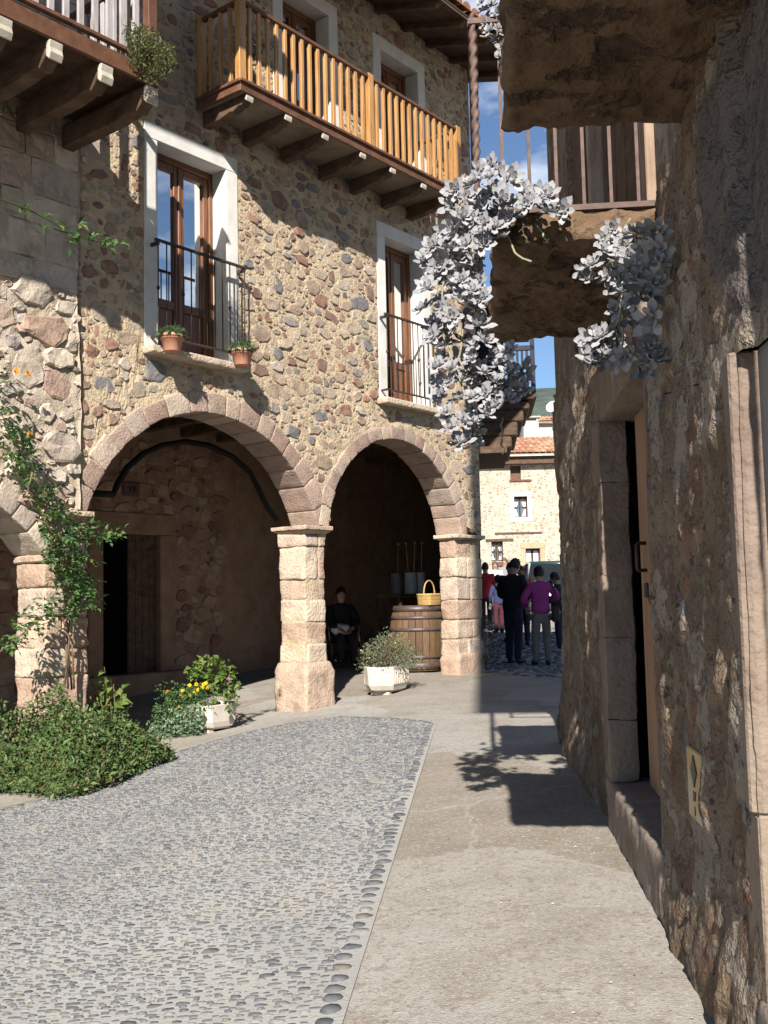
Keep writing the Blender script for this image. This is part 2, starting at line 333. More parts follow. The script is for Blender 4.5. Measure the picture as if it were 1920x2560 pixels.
for _ in range(5):
    lg = [e for e in bm.edges if e.calc_length() > .7]
    if not lg: break
    bmesh.ops.subdivide_edges(bm, edges=lg, cuts=1); bmesh.ops.triangulate(bm, faces=bm.faces[:])
bm.verts.index_update(); vs = [(v.co.x, v.co.y, g(v.co.x, v.co.y)+.006) for v in bm.verts]
fs = [[v.index for v in f.verts] for f in bm.faces]; bm.free()
def upf(vs, fs):
    o = []
    for f in fs:
        a, c, d = (Vector(vs[i]) for i in f[:3]); o.append(f if (c-a).cross(d-a).z > 0 else f[::-1])
    return o
b.add(vs, upf(vs, fs), 0, True)
def pebble(b, x, y, L_, Wd, ang, hgt, n=7, dz=.006):
    z = g(x, y)+dz; vs = []; ca, sa = cos(ang), sin(ang)
    for (k, zz) in ((1, -.006), (.8, hgt*.75)):
        for i in range(n):
            a = 2*pi*i/n; q = rnd.uniform(.82, 1.12)*k; px = L_*cos(a)*q; py = Wd*sin(a)*q
            vs.append((x+px*ca-py*sa, y+px*sa+py*ca, z+zz))
    vs.append((x, y, z+hgt))
    b.add(vs, [(i, (i+1) % n, n+(i+1) % n, n+i) for i in range(n)]+[(n+i, n+(i+1) % n, 2*n) for i in range(n)], 1, True)
grid = {}
def free(x, y, rx, ry, cell=.09):
    i, j = int(x//cell), int(y//cell)
    for a in (i-1, i, i+1):
        for c in (j-1, j, j+1):
            for (X, Y, RX, RY) in grid.get((a, c), ()):
                if ((x-X)/(rx+RX))**2 + ((y-Y)/(ry+RY))**2 < 1: return False
    grid.setdefault((i, j), []).append((x, y, rx, ry)); return True
npb = 0
for _ in range(260000):
    y = 2.3 + 9.6*rnd.random()**.85; xl = -.40*y-.25; x = rnd.uniform(xl, .6)
    if not inpoly(x, y, P_): continue
    dk = (Vector((x, y))-kerb0).cross(kd) if False else ((x-kerb0.x)*kd.y-(y-kerb0.y)*kd.x)
    if dk > -.10: continue
    L_ = rnd.choice((.015, .018, .021, .026, .019, .030 if y < 4.5 else .020)) * rnd.uniform(.85, 1.2); Wd = L_*rnd.uniform(.26, .46)
    if rnd.random() < .04: Wd = L_*.8; L_ *= 1.2
    if not free(x, y, L_*.98+.0005, Wd+.0045): continue
    pebble(b, x, y, L_, Wd, rnd.gauss(.05 - .25*max(0, (-.25*y-x)), .13), rnd.uniform(.002, .010), 7 if y < 7 else 6); npb += 1
q = -1.0
while q < (kerb1-kerb0).length+.0:                         # the row of larger stones along the kerb line
    p = kerb0 + kd*q - Vector((kd.y, -kd.x))*.055 + Vector((rnd.gauss(0, .008), 0))
    pebble(b, p.x, p.y, rnd.uniform(.028, .048), rnd.uniform(.022, .034), rnd.uniform(-.3, .3), rnd.uniform(.006, .014), 9); q += rnd.uniform(.075, .11)
for i in range(len(STREET)-1):                             # and along the arcade edge
    a, c = Vector(STREET[i]), Vector(STREET[i+1]); k = int((c-a).length/.085)
    for q in range(k):
        p = a.lerp(c, (q+.5)/k); pebble(b, p.x+rnd.gauss(0, .01), p.y-.07+rnd.gauss(0, .01), .033, .022, rnd.uniform(0, 3), .008, 7)
tag(b.build('cobbled_street', [M_conc, M_peb]), kind='structure')
# the lane beyond the arcade corner, paved with larger cobbles
b = MB(); lane = [(1.55, 15.9), (2.45, 14.6), (3.6, 19), (4.6, 27.5), (1.0, 27.5), (1.3, 20)]
lx = np.arange(.2, 5.4, .3); ly = np.arange(14.4, 27.6, .4)
vs = [(x, y, g(x, y)+.006) for y in ly for x in lx]; n = len(lx)
b.add(vs, [(j*n+i, j*n+i+1, (j+1)*n+i+1, (j+1)*n+i) for j in range(len(ly)-1) for i in range(n-1) if inpoly((lx[i]+lx[i+1])/2, (ly[j]+ly[j+1])/2, lane)], 0, True)
grid = {}
for _ in range(9000):
    x = rnd.uniform(1, 4.6); y = rnd.uniform(14.6, 27)
    if not inpoly(x, y, lane): continue
    L_ = rnd.uniform(.05, .08)
    if free(x, y, L_*1.05, L_*.75, .2): pebble(b, x, y, L_, L_*.65, rnd.gauss(0, .4), rnd.uniform(.01, .025), 6)
tag(b.build('cobbled_lane', [M_conc, M_peb]), kind='structure')

# fallen petals and grit on the footway
b = MB(); rp = random.Random(31)
for _ in range(330):
    y = 2.6+rp.random()**1.6*7; x = rp.uniform(kerb0.x+(y-kerb0.y)*kd.x/kd.y+.02, .98+.0928*(y-3.37)-.08)
    cl = NZ.noise(Vector((x*2.5, y*2.0, 8)))
    if cl < .05: continue
    s_ = rp.uniform(.003, .010); a = rp.uniform(0, 6.28); z = g(x, y)+.004; e = [(cos(a+k*1.57+rp.uniform(-.4, .4))*s_*(1 if k % 2 else .55), sin(a+k*1.57)*s_*(1 if k % 2 else .55)) for k in range(4)]
    b.add([(x+p, y+q, z+rp.uniform(0, .004)) for p, q in e], [(0, 1, 2, 3)])
tag(b.build('fallen_petals', mat('petal_litter', [(.5,.47,.42), (.62,.6,.57)], 6, .9, 0, island=[(1,1,1), (1,1,1), (.5,.4,.25), (1.1,1.1,1.1), (.6,.3,.2)])), kind='stuff')
# ---------------------------------------------------------------- wall helpers
def wall_poly(b, F, loops, w0, w1, mi=0):
    bm = bmesh.new(); es = []; rings = []
    for lp in loops:
        rg = [bm.verts.new((p[0], p[1], 0)) for p in lp]; rings.append(rg)
        es += [bm.edges.new((rg[i], rg[(i+1) % len(rg)])) for i in range(len(rg))]
    bmesh.ops.triangle_fill(bm, edges=es, use_beauty=True); bm.verts.index_update()
    V_ = [(v.co.x, v.co.y) for v in bm.verts]; n = len(V_); T = [[v.index for v in f.verts] for f in bm.faces]
    nn = (F(1, 0, 0)-F(0, 0, 0)).cross(F(0, 0, 1)-F(0, 0, 0)); out = (F(0, 1, 0)-F(0, 0, 0)).dot(nn) > 0
    fr = []
    for f in T:
        a, c, d = (Vector(V_[i]) for i in f); ccw = (c-a).cross(d-a) > 0
        fr.append(f if ccw == out else f[::-1])
    vs = [F(x, w1, z) for x, z in V_] + [F(x, w0, z) for x, z in V_]
    fs = fr + [[i+n for i in f[::-1]] for f in fr]
    for rg in rings:
        k = len(rg)
        for i in range(k):
            a, c = rg[i].index, rg[(i+1) % k].index; fs.append([a, c, c+n, a+n])
    bm.free(); b.add(vs, fs, mi)
def stones(b, F, u0, u1, z0, z1, passes, ok, mi=1, w=0, hgt=(.004, .017), asp=(.9, 2.2), gap=.014, seed=3):
    rr = random.Random(seed); cells = {}; cs = .3
    def test(u, z, a, c):
        i, j = int(u//cs), int(z//cs)
        for p in range(i-1, i+2):
            for q in range(j-1, j+2):
                for (U, Z, A, C) in cells.get((p, q), ()):
                    if ((u-U)/(a+A+gap))**2 + ((z-Z)/(c+C+gap))**2 < .88: return False
        cells.setdefault((i, j), []).append((u, z, a, c)); return True
    for (tries, rmin, rmax) in passes:
        for _ in range(tries):
            c = rr.uniform(rmin, rmax); a = c*rr.uniform(*asp); u = rr.uniform(u0, u1); z = rr.uniform(z0, z1)
            if not ok(u, z, a, c) or not test(u, z, a, c): continue
            n = rr.choice((5, 6, 7, 7, 8)); h = rr.uniform(*hgt)*min(1.4, c/.05)**.5; ph = rr.uniform(0, 6.28); vs = []; tl = rr.uniform(-.25, .25)
            prof = [rr.uniform(.70, 1.16) for _ in range(n)]
            tu, tz = rr.uniform(-.5, .5)*h, rr.uniform(-.5, .5)*h
            for (k, hh) in ((1.04, -.014), (.985, h*.7), (.84, h)):
                for i in range(n):
                    t = 2*pi*i/n+ph; x = cos(t); y = sin(t); q = prof[i]*k*(1+.16*(abs(x*y)*2))
                    x, y = x*q*a, y*q*c; x, y = x*cos(tl)-y*sin(tl)*.6, x*sin(tl)*.6+y*cos(tl)
                    vs.append(F(u+x, w+hh*(1+rr.uniform(-.35, .35))+ (tu*x/a+tz*y/c)*(hh > 0), z+y))
            vs.append(F(u, w+h*1.05, z))
            s_ = (F(1, 0, 0)-F(0, 0, 0)).cross(F(0, 0, 1)-F(0, 0, 0)).dot(F(0, 1, 0)-F(0, 0, 0)) > 0
            fs = [(r*n+i, r*n+(i+1) % n, (r+1)*n+(i+1) % n, (r+1)*n+i) for r in (0, 1) for i in range(n)] + [(2*n+i, 2*n+(i+1) % n, 3*n) for i in range(n)]
            if not s_: fs = [f[::-1] for f in fs]
            b.add(vs, fs, mi, False)
def arc_pts(uc, apex, R_, half, n, r=None, back=False):
    zc = apex-R_; a0 = math.asin(min(1, half/R_)); a0 = a0 if apex-zc*0-0 >= 0 else a0
    r = r or R_; return [(uc + r*sin(-a0+2*a0*i/n), zc + r*cos(-a0+2*a0*i/n)) for i in range(n+1)]
def arch_ring(name, F, uc, apex, R_, half, parent, ma, thick=(.20, .27), w0=-.46, w1=.014, n=15, seed=1):
    rr = random.Random(seed); b = MB(); zc = apex-R_; a0 = math.asin(min(1, half/R_))
    cuts = [-a0]+[-a0+2*a0*(i+rr.uniform(-.18, .18))/n for i in range(1, n)]+[a0]
    for i in range(n):
        p, q = cuts[i]+.0035, cuts[i+1]-.0035; ro = R_+rr.uniform(*thick); ri = R_+rr.uniform(-.008, .008); ww = w1+rr.uniform(-.004, .008)
        A_ = [p, (p+q)/2, q]
        sec = [(uc+ri*sin(a), zc+ri*cos(a)) for a in A_] + [(uc+ro*sin(a), zc+ro*cos(a)) for a in A_[::-1]]
        b.prism([F(x, ww, z) for x, z in sec], [F(x, w0, z) for x, z in sec])
    # mortar core behind the joints
    k = 40; inn = [(uc+(R_+.012)*sin(-a0+2*a0*i/k), zc+(R_+.012)*cos(-a0+2*a0*i/k)) for i in range(k+1)]; ou = [(uc+(R_+.19)*sin(-a0+2*a0*i/k), zc+(R_+.19)*cos(-a0+2*a0*i/k)) for i in range(k+1)]
    for i in range(k):
        s4 = [inn[i], inn[i+1], ou[i+1], ou[i]]; b.prism([F(x, w1-.006, z) for x, z in s4], [F(x, w0+.01, z) for x, z in s4], 1)
    return roughen(b.build(name, [ma, M_mortar], parent), .012, .10, .008, 8)
def pier(F, u0, u1, w0, w1, seams, parent, ma, base=None, cap=None, seed=1, split=.5):
    rr = random.Random(seed); b = MB()
    for a, c in zip(seams[:-1], seams[1:]):
        j = lambda: rr.uniform(-.012, .012)
        x0, x1, y0, y1 = u0+j(), u1+j(), w0+j(), w1+j()
        def F2(x, y, z): return F(x, y, z)
        if rr.random() < split and (x1-x0) > .25:
            xm = x0+(x1-x0)*rr.uniform(.35, .65); b.box(F2, (x0, y0, a+.004), (xm-.004, y1, c-.004), 0, .012); b.box(F2, (xm+.004, y0, a+.004), (x1, y1+j(), c-.004), 0, .012)
        else: b.box(F2, (x0, y0, a+.004), (x1, y1, c-.004), 0, .012)
    b.box(F, (u0+.012, w0+.012, seams[0]), (u1-.012, w1-.012, seams[-1]), 1)
    o = roughen(b.build('pier', [ma, M_mortar], parent), .022, .055, .016, 7, .45)
    if base:
        b = MB(); du, dw, z0, z1 = base; vs = [(u0-du*.8, w0-dw*.8), (u1+du, w0-dw), (u1+du*.9, w1+dw), (u0-du, w1+dw)]
        mid = [F(x, y, z0+(z1-z0)*.87) for x, y in vs]; bot = [F(x+rr.uniform(-.02, .02), y, z0) for x, y in vs]
        top = [F((x-(u0+u1)/2)*.84+(u0+u1)/2, (y-(w0+w1)/2)*.90+(w0+w1)/2, z1) for x, y in vs]
        b.add(bot+mid+top, [(0,3,2,1), (8,9,10,11)]+[(r*4+i, r*4+(i+1) % 4, (r+1)*4+(i+1) % 4, (r+1)*4+i) for r in (0, 1) for i in range(4)])
        roughen(b.build('base_stone', ma, o), .045, .05, .018, 6, .4)
    if cap:
        b = MB(); z0, z1, ov = cap
        b.box(F, (u0-ov, w0-ov, z1-.055), (u1+ov, w1+ov, z1)); b.prism([F(x, y, z0) for x, y in ((u0-.005, w0), (u1+.005, w0), (u1+.005, w1+.005), (u0-.005, w1+.005))], [F(x, y, z1-.055) for x, y in ((u0-ov*.8, w0-ov*.8), (u1+ov*.8, w0-ov*.8), (u1+ov*.8, w1+ov*.8), (u0-ov*.8, w1+ov*.8))])
        roughen(b.build('capital', ma, o), .010, .05, .006, 8)
    return o
# ---------------------------------------------------------------- the arcade house
HA = thing('arcade_house', FA(-3, 0, 0), 'rubble stone house on two open arches, with a varnished wooden balcony and white framed windows', 'house')
A1 = dict(uc=-4.8, apex=3.37, R_=1.855, half=1.75); A2 = dict(uc=-1.35, apex=3.44, R_=1.537, half=1.52)
def in_arch(u, z, A, ex): return (u-A['uc'])**2+(z-(A['apex']-A['R_']))**2 < (A['R_']+ex)**2 and z < A['apex']+ex
WINS = [(-5.81, -4.41, 3.98, 6.52), (-1.735, -.475, 3.98, 6.52), (-3.76, -2.50, 7.06, 9.29), (-1.735, -.475, 7.06, 9.29)]
SUR = .185
def cut(A, ex): return arc_pts(A['uc'], A['apex']+ex, A['R_']+ex, A['half']+ex*.2, 28)
o1 = cut(A1, .06); o2 = cut(A2, .06)
outer = [(-6.70, 2.13)] + [(x, max(z, 2.13)) for x, z in o1] + [(x, max(z, 2.13)) for x, z in o2] + [(.74, 2.13), (.74, 9.75), (-6.70, 9.75)]
holes = [[(a+.06, z0+.02), (c-.06, z0+.02), (c-.06, z1-.06), (a+.06, z1-.06)] for a, c, z0, z1 in WINS]
def okA(u, z, a, c):
    if u-a < -6.68 or u+a > .74 or z-c < 2.16 or z+c > 9.7: return False
    for A in (A1, A2):
        if in_arch(u, z-c*.7, A, .27) or in_arch(u-a*.8, z, A, .25) or in_arch(u+a*.8, z, A, .25) or in_arch(u, z, A, .27): return False
    for p, q, z0, z1 in WINS:
        if u+a > p-.005 and u-a < q+.005 and z+c > z0-.12 and z-c < z1+.005: return False
    return True
b = MB(); wall_poly(b, FA, [outer]+holes, -.46, 0); wa_ = roughen(b.build('wall', M_mortar, HA), 0, .085, .018, 9, .7); b = MB()
stones(b, FA, -6.7, .74, 2.2, 9.7, [(250, .08, .11), (3500, .055, .08), (15000, .032, .055), (40000, .013, .032)], okA, mi=0)
join_into(wa_, b.build('rubble', M_stone, HA))
arch_ring('arch_ring', FA, **A1, parent=HA, ma=M_vouss, n=17, seed=4)
arch_ring('arch_ring', FA, **A2, parent=HA, ma=M_vouss, n=17, seed=9, thick=(.17, .22))
pier(FA, -3.30, -2.92, -.46, 0, [-.6, .42, .66, .93, 1.21, 1.46, 1.88, 2.05], HA, M_pier, base=(.085, .07, -.5, .44), cap=(2.04, 2.145, .075), seed=5, split=.3)
pier(FA, .03, .70, -.31, 0, [-.3, .28, .58, .86, 1.16, 1.5, 1.8, 2.08], HA, M_pier, base=(.045, .03, -.3, .38), cap=(2.07, 2.15, .06), seed=8)
def surround(win, parent, w0=-.34, w1=.014):
    a, c, z0, z1 = win; b = MB()
    b.box(FA, (a, w0, z0), (a+SUR, w1, z1-SUR)); b.box(FA, (c-SUR, w0, z0), (c, w1, z1-SUR)); b.box(FA, (a, w0, z1-SUR), (c, w1, z1))
    return b.build('window_surround', M_plaster, parent, bevel=.008)
def french_door(win, parent, w=-.25, leaf=True, panel=.62):
    a, c, z0, z1 = win; a += SUR+.005; c -= SUR+.005; z1 -= SUR+.005
    b = MB(); T = .055
    b.box(FA, (a, w-.05, z0), (a+.06, w+.03, z1)); b.box(FA, (c-.06, w-.05, z0), (c, w+.03, z1)); b.box(FA, (a+.06, w-.05, z1-.07), (c-.06, w+.03, z1))
    m = (a+c)/2; gl = MB()
    for p, q in ((a+.062, m-.002), (m+.002, c-.062)):
        b.box(FA, (p, w-.045, z0+.02), (p+.075, w+.012, z1-.072)); b.box(FA, (q-.075, w-.045, z0+.02), (q, w+.012, z1-.072))
        for (h0, h1) in ((z0+.02, z0+.14), (z0+panel-.05, z0+panel+.05), (z1-.16, z1-.072)): b.box(FA, (p+.075, w-.043, h0), (q-.075, w+.010, h1))
        b.box(FA, (p+.075, w-.03, z0+.14), (q-.075, w-.012, z0+panel-.05))
        gl.box(FA, (p+.074, w-.03, z0+panel+.05), (q-.074, w-.022, z1-.16))
    b.box(FA, (m-.02, w-.02, z0+.02), (m+.02, w+.028, z1-.075))
    d = b.build('french_door', M_door, parent, bevel=.006); gl.build('glass', M_glass, parent); return d
# each window group is one part: surround > door, glass, railing, sill
def railing(u0, u1, zb, zt, w, n, parent, knots=True):
    b = MB(); b.box(FA, (u0-.04, w-.018, zt-.012), (u1+.04, w+.018, zt+.012)); b.box(FA, (u0-.03, w-.014, zb-.01), (u1+.03, w+.014, zb+.01))
    for q in (u0, u1):
        b.box(FA, (q-.012, -.01, zt-.05), (q+.012, w+.012, zt-.012)); b.box(FA, (q-.012, -.01, zb-.012), (q+.012, w, zb+.012))
    for i in range(n):
        u = u0+(u1-u0)*i/(n-1); b.tube([FA(u, w, zb), FA(u, w, zt)], .0085, 6)
        if i % 3 == 0: b.ball(FA(u, w, zb+(zt-zb)*.5), .019, .019, .03, 8, 6)
    return b.build('railing', M_iron, parent)
def sill(u0, u1, z, w, parent):
    b = MB(); b.box(FA, (u0, -.3, z-.085), (u1, w, z), 0, .004); return b.build('sill', M_pier, parent, bevel=.02, seg=2)
for k, wv in enumerate(WINS):
    s_ = surround(wv, HA)
    french_door(wv, s_, panel=.62 if k < 2 else .75)
    if k == 0: railing(wv[0]+.09, wv[1]-.02, 4.09, 5.15, .13, 12, s_); sill(wv[0]-.03, wv[1]+.02, 3.975, .17, s_)
    if k == 1: railing(wv[0]+.03, wv[1]-.02, 4.09, 5.15, .13, 11, s_); sill(wv[0]-.06, wv[1]+.03, 3.975, .17, s_)
# wooden balcony
BU0, BU1, BW, BZ = -5.05, -.62, .75, 7.03
b = MB()
b.box(FA, (BU0+.03, 0, BZ-.10), (BU1, BW-.03, BZ-.045)); b.box(FA, (BU0, 0, BZ-.045), (BU1, BW, BZ)); 
deck = b.build('balcony', M_wood_b, HA, bevel=.008)
b = MB(); b.box(FA, (BU0-.005, BW-.028, BZ-.13), (BU1, BW-.004, BZ-.047)); b.box(FA, (BU0-.02, BW, BZ-.028), (BU1, BW+.025, BZ+.012)); b.box(FA, (BU0-.022, 0, BZ-.028), (BU0-.002, BW, BZ+.012)); b.box(FA, (BU0-.006, 0, BZ-.13), (BU0+.02, BW-.03, BZ-.047))
b.build('fascia', M_wood_b, deck, bevel=.008)
b = MB(); b.box(FA, (BU0+.05, .01, BZ-.115), (BU1-.05, BW-.04, BZ-.102)); b.build('soffit', mat('weathered_boards', [(.13,.10,.075), (.22,.17,.125), (.28,.22,.165)], 3, .9, .4, 40, .005), deck)
jo = []
for (x, y) in ((533, 203), (617, 245), (697, 295), (778, 335), (843, 372), (910, 412), (965, 440)):
    u = onA(x, y, .68)[0]; 
    if u > BU1-.1: continue
    b = MB(); prof = [(0, BZ-.30), (.30, BZ-.29), (.45, BZ-.255), (.50, BZ-.27), (.60, BZ-.225), (.64, BZ-.235), (.70, BZ-.17), (.70, BZ-.117), (0, BZ-.117)]
    n = len(prof); b.prism([FA(u-.055, w, z) for w, z in prof], [FA(u+.055, w, z) for w, z in prof])
    tip = [(.703, BZ-.19), (.725, BZ-.205), (.735, BZ-.17), (.735, BZ-.134), (.703, BZ-.134)]; b.prism([FA(u-.056, w, z) for w, z in tip], [FA(u+.056, w, z) for w, z in tip], 1)
    b.build('joist', [M_wood_d, M_endg], deck, bevel=.006)
b = MB(); b.box(FA, (-.022, -.022, 0), (.022, .022, .93)); 
RZ = BZ+.93
def nb(u, w, parent=deck, z0=BZ, z1=RZ, hw=.024, name='baluster', ma=M_wood_n):
    b = MB(); b.box(FA, (u-hw, w-hw*.8, z0), (u+hw, w+hw*.8, z1)); return b.build(name, ma, parent, bevel=.003)
M_post = M_wood_n
posts = [BU0+.05, -2.69, BU1-.06]
wl = BW-.055
for u in posts: nb(u, wl, z1=RZ+.07, hw=.05, name='post')
nb(BU0+.05, .05, z1=RZ+.07, hw=.045, name='post')
for p, q, n in ((posts[0], posts[1], 15), (posts[1], posts[2], 13)):
    for i in range(n): nb(p+(q-p)*(i+1)/(n+1), wl)
for i in range(3): nb(posts[2]+.01, .05+(wl-.05)*(i+1)/4)
for i in range(3): nb(BU0+.05, .05+(wl-.05)*(i+1)/4)
b = MB(); b.box(FA, (BU0, wl-.035, RZ), (BU1, wl+.035, RZ+.05)); b.box(FA, (BU0+.015, 0, RZ), (BU0+.085, wl-.035, RZ+.05)); b.box(FA, (BU1-.09, 0, RZ), (BU1-.02, wl-.035, RZ+.05)); b.build('top_rail', M_wood_b, deck, bevel=.008)
b = MB(); b.box(FA, (BU0+.1, wl-.03, BZ+.012), (BU1, wl+.03, BZ+.05)); b.box(FA, (BU0+.02, 0, BZ+.012), (BU0+.08, wl-.05, BZ+.05)); b.build('bottom_rail', M_wood_b, deck, bevel=.006)
# eave
EU0, EU1 = -7.4, 1.25
b = MB(); EZ0, EZ1, EW = 9.72, 9.35, 1.15
b.prism([FA(u, w, z) for u, w, z in ((EU0, -.4, EZ0+.1), (EU1, -.4, EZ0+.1), (EU1, EW, EZ1), (EU0, EW, EZ1))], [FA(u, w, z+.04) for u, w, z in ((EU0, -.4, EZ0+.1), (EU1, -.4, EZ0+.1), (EU1, EW, EZ1), (EU0, EW, EZ1))])
ev = b.build('eave', M_wood_d, HA)
u = EU0+.2
while u < EU1:
    b = MB(); b.prism([FA(u-.045, w, z) for w, z in ((-.05, EZ0-.09), (EW-.1, EZ1-.07), (EW-.02, EZ1-.02), (EW-.02, EZ1), (-.05, EZ0))], [FA(u+.045, w, z) for w, z in ((-.05, EZ0-.09), (EW-.1, EZ1-.07), (EW-.02, EZ1-.02), (EW-.02, EZ1), (-.05, EZ0))])
    b.build('rafter', M_wood_d, ev, bevel=.004); u += .62
M_tile = mat('clay_tile', [(.7,.68,.66), (1,1,1), (1.2,1.15,1.1)], 6, .9, .4, 40, .01, island=[(.42,.20,.11), (.36,.19,.12), (.48,.27,.16), (.40,.26,.18), (.33,.16,.10), (.50,.33,.22)])
def tiles(b, P, ax, sl, nx, ny, sx, sy, r, mi=0):
    """rows of half round tiles: ax along the eave, sl up the slope"""
    nrm = ax.cross(sl).normalized(); nrm = nrm if nrm.z > 0 else -nrm
    for j in range(ny):
        for i in range(nx):
            c = P + ax*(i*sx) + sl*(j*sy) + nrm*(.03*(1)) + ax*rnd.uniform(-.01, .01); vs = []; rr = r*rnd.uniform(.92, 1.05); K = 5
            for (d, q, lift) in ((0, 1, .02), (sy*1.25, .82, 0)):
                for k in range(K+1):
                    a = pi*k/K; vs.append(c + sl*d + ax*(cos(a)*rr*q) + nrm*(sin(a)*rr*q*.75+lift))
            b.add(vs, [(k, k+1, K+2+k, K+1+k) for k in range(K)] + [tuple(range(K, -1, -1))], mi, False)
sl_ = (FA(0, -.4, EZ0+.1)-FA(0, EW, EZ1)).normalized()
b = MB(); b.prism([FA(u, w, z+.045) for u, w, z in ((EU0, -6, 12), (EU1, -6, 12), (EU1, EW, EZ1), (EU0, EW, EZ1))], [FA(u, w, z+.075) for u, w, z in ((EU0, -6, 12), (EU1, -6, 12), (EU1, EW, EZ1), (EU0, EW, EZ1))])
tiles(b, FA(EU0+.1, EW+.05, EZ1+.06), dA, sl_, int((EU1-EU0)/.2), 6, .2, .32, .1)
b.build('roof', M_tile, HA)
# inside the arcade
def okI(u, z, a, c):
    return not (DU0-.28 < u+a and u-a < DU1+.28 and z-c < 2.45)
DU0, _, dz0 = onA(222, 1452, -3.5); DU1 = onA(345, 1452, -3.5)[0]; DZ = onA(240, 1152, -3.5)[2]; IW = -3.5; IC = 3.95
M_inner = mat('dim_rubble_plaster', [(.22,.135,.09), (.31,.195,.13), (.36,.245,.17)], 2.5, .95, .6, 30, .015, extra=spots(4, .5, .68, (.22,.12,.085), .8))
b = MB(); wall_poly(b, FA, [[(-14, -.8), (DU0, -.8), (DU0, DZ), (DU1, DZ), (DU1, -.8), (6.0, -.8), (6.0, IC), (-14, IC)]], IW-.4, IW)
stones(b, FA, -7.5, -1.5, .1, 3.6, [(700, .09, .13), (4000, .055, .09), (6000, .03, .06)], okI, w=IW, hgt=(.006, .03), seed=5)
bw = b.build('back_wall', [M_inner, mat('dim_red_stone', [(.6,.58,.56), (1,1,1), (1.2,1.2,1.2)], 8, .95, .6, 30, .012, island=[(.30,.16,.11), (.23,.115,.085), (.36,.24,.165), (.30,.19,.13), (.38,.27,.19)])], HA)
b = MB()
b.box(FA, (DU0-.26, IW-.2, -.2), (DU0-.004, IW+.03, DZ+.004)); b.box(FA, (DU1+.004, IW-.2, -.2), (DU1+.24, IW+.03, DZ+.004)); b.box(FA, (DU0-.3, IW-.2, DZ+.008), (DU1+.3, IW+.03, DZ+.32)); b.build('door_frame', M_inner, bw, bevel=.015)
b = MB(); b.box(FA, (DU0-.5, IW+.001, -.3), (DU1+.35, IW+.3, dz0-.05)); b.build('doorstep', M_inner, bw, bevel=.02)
b = MB(); DM = DU0+(DU1-DU0)*.5
for i in range(4): b.box(FA, (DM+(DU1-DM)*i/4+.003, IW-.12, .1), (DM+(DU1-DM)*(i+1)/4-.003, IW-.08, DZ))
b.build('door_leaf', M_wood_d, bw, bevel=.006)
b = MB(); b.box(FA, (DU0-1, IW-1.5, -.2), (DU1+1, IW-1.45, 3)); b.build('black_backing', M_dark, bw)  # black sheet standing in for the darkness behind the inner door
def lw(u): return min(-.462, -(u-.74)*.653-.05)              # the lane side of the house cuts the arcade off at an angle
cp = [(-14, IW-.4), (6.3, IW-.4), (.74, -.44), (-14, -.44)]
b = MB(); b.prism([FA(u, w, IC) for u, w in cp], [FA(u, w, IC+.12) for u, w in cp]); cl = b.build('arcade_ceiling', M_wood_d, HA)
u = -13.5
while u < 5.2:
    b = MB(); b.box(FA, (u-.07, IW, IC-.18), (u+.07, lw(u), IC-.002)); b.build('ceiling_beam', M_wood_d, cl, bevel=.01); u += .75
# lane side and rear of the house
lane0 = [(.70, 0), (.62, -.3), (5.9, -3.75), (6.2, -3.6)]
b = MB(); b.prism([FA(u, w, -.3) for u, w in lane0], [FA(u, w, 9.72) for u, w in lane0]); b.box(FA, (-14, -8, IC+.13), (3, -7.6, 9.7)); b.box(FA, (-14.3, -8, -.4), (-14, 0, 9.7)); b.build('side_wall', mat('shade_dark_plaster', [(.07,.055,.045), (.11,.085,.068), (.14,.11,.09)], 2, .95, .6, 30, .015), HA)  # plaster colour darkened so the passage reads as deep shade
# number plate over the inner door
cpl = onA(281, 1058, IW); np_ = MB(); np_.box(FA, (cpl[0]-.14, IW+.03, cpl[2]-.10), (cpl[0]+.14, IW+.045, cpl[2]+.10)); pl = np_.build('number_plate', mat('brown_tile', [(.11,.06,.045), (.15,.08,.06)], 5, .5, .1), bw, bevel=.004)
def text(s, size, P, xdir, ydir, ma, parent, ext=.003, name='lettering'):
    cu = bpy.data.curves.new('t', 'FONT'); cu.body = s; cu.size = size; cu.extrude = ext; cu.align_x = 'CENTER'; cu.align_y = 'CENTER'
    to = bpy.data.objects.new('t', cu); COL.objects.link(to); dg = bpy.context.evaluated_depsgraph_get(); me = bpy.data.meshes.new_from_object(to.evaluated_get(dg)); bpy.data.objects.remove(to)
    x = Vector(xdir).normalized(); y = Vector(ydir).normalized(); M_ = Matrix((x, y, x.cross(y))).transposed().to_4x4(); M_.translation = Vector(P)-ORG[parent.name]
    me.transform(M_); me.materials.clear(); me.materials.append(ma); o = bpy.data.objects.new(name, me); COL.objects.link(o); o.parent = parent; ORG[o.name] = ORG[parent.name]; return o
text('19', .15, FA(cpl[0], IW+.049, cpl[2]), dA, ZV, M_dark, pl)
# the black hose that follows the inside of the first arch
b = MB(); pts = [(200, 1066), (245, 1068), (252, 1050), (275, 1010), (310, 980), (350, 962), (400, 954), (450, 962), (500, 985), (540, 1020), (560, 1060), (580, 1100), (598, 1122)]
b.tube([atA(x, y, -1.3) for x, y in pts], .04, 8); b.tube([atA(pts[0][0], pts[0][1], -1.3), atA(pts[0][0]-45, pts[0][1]+2, -1.3)], .04, 8); b.build('cable_duct', M_dark, HA)
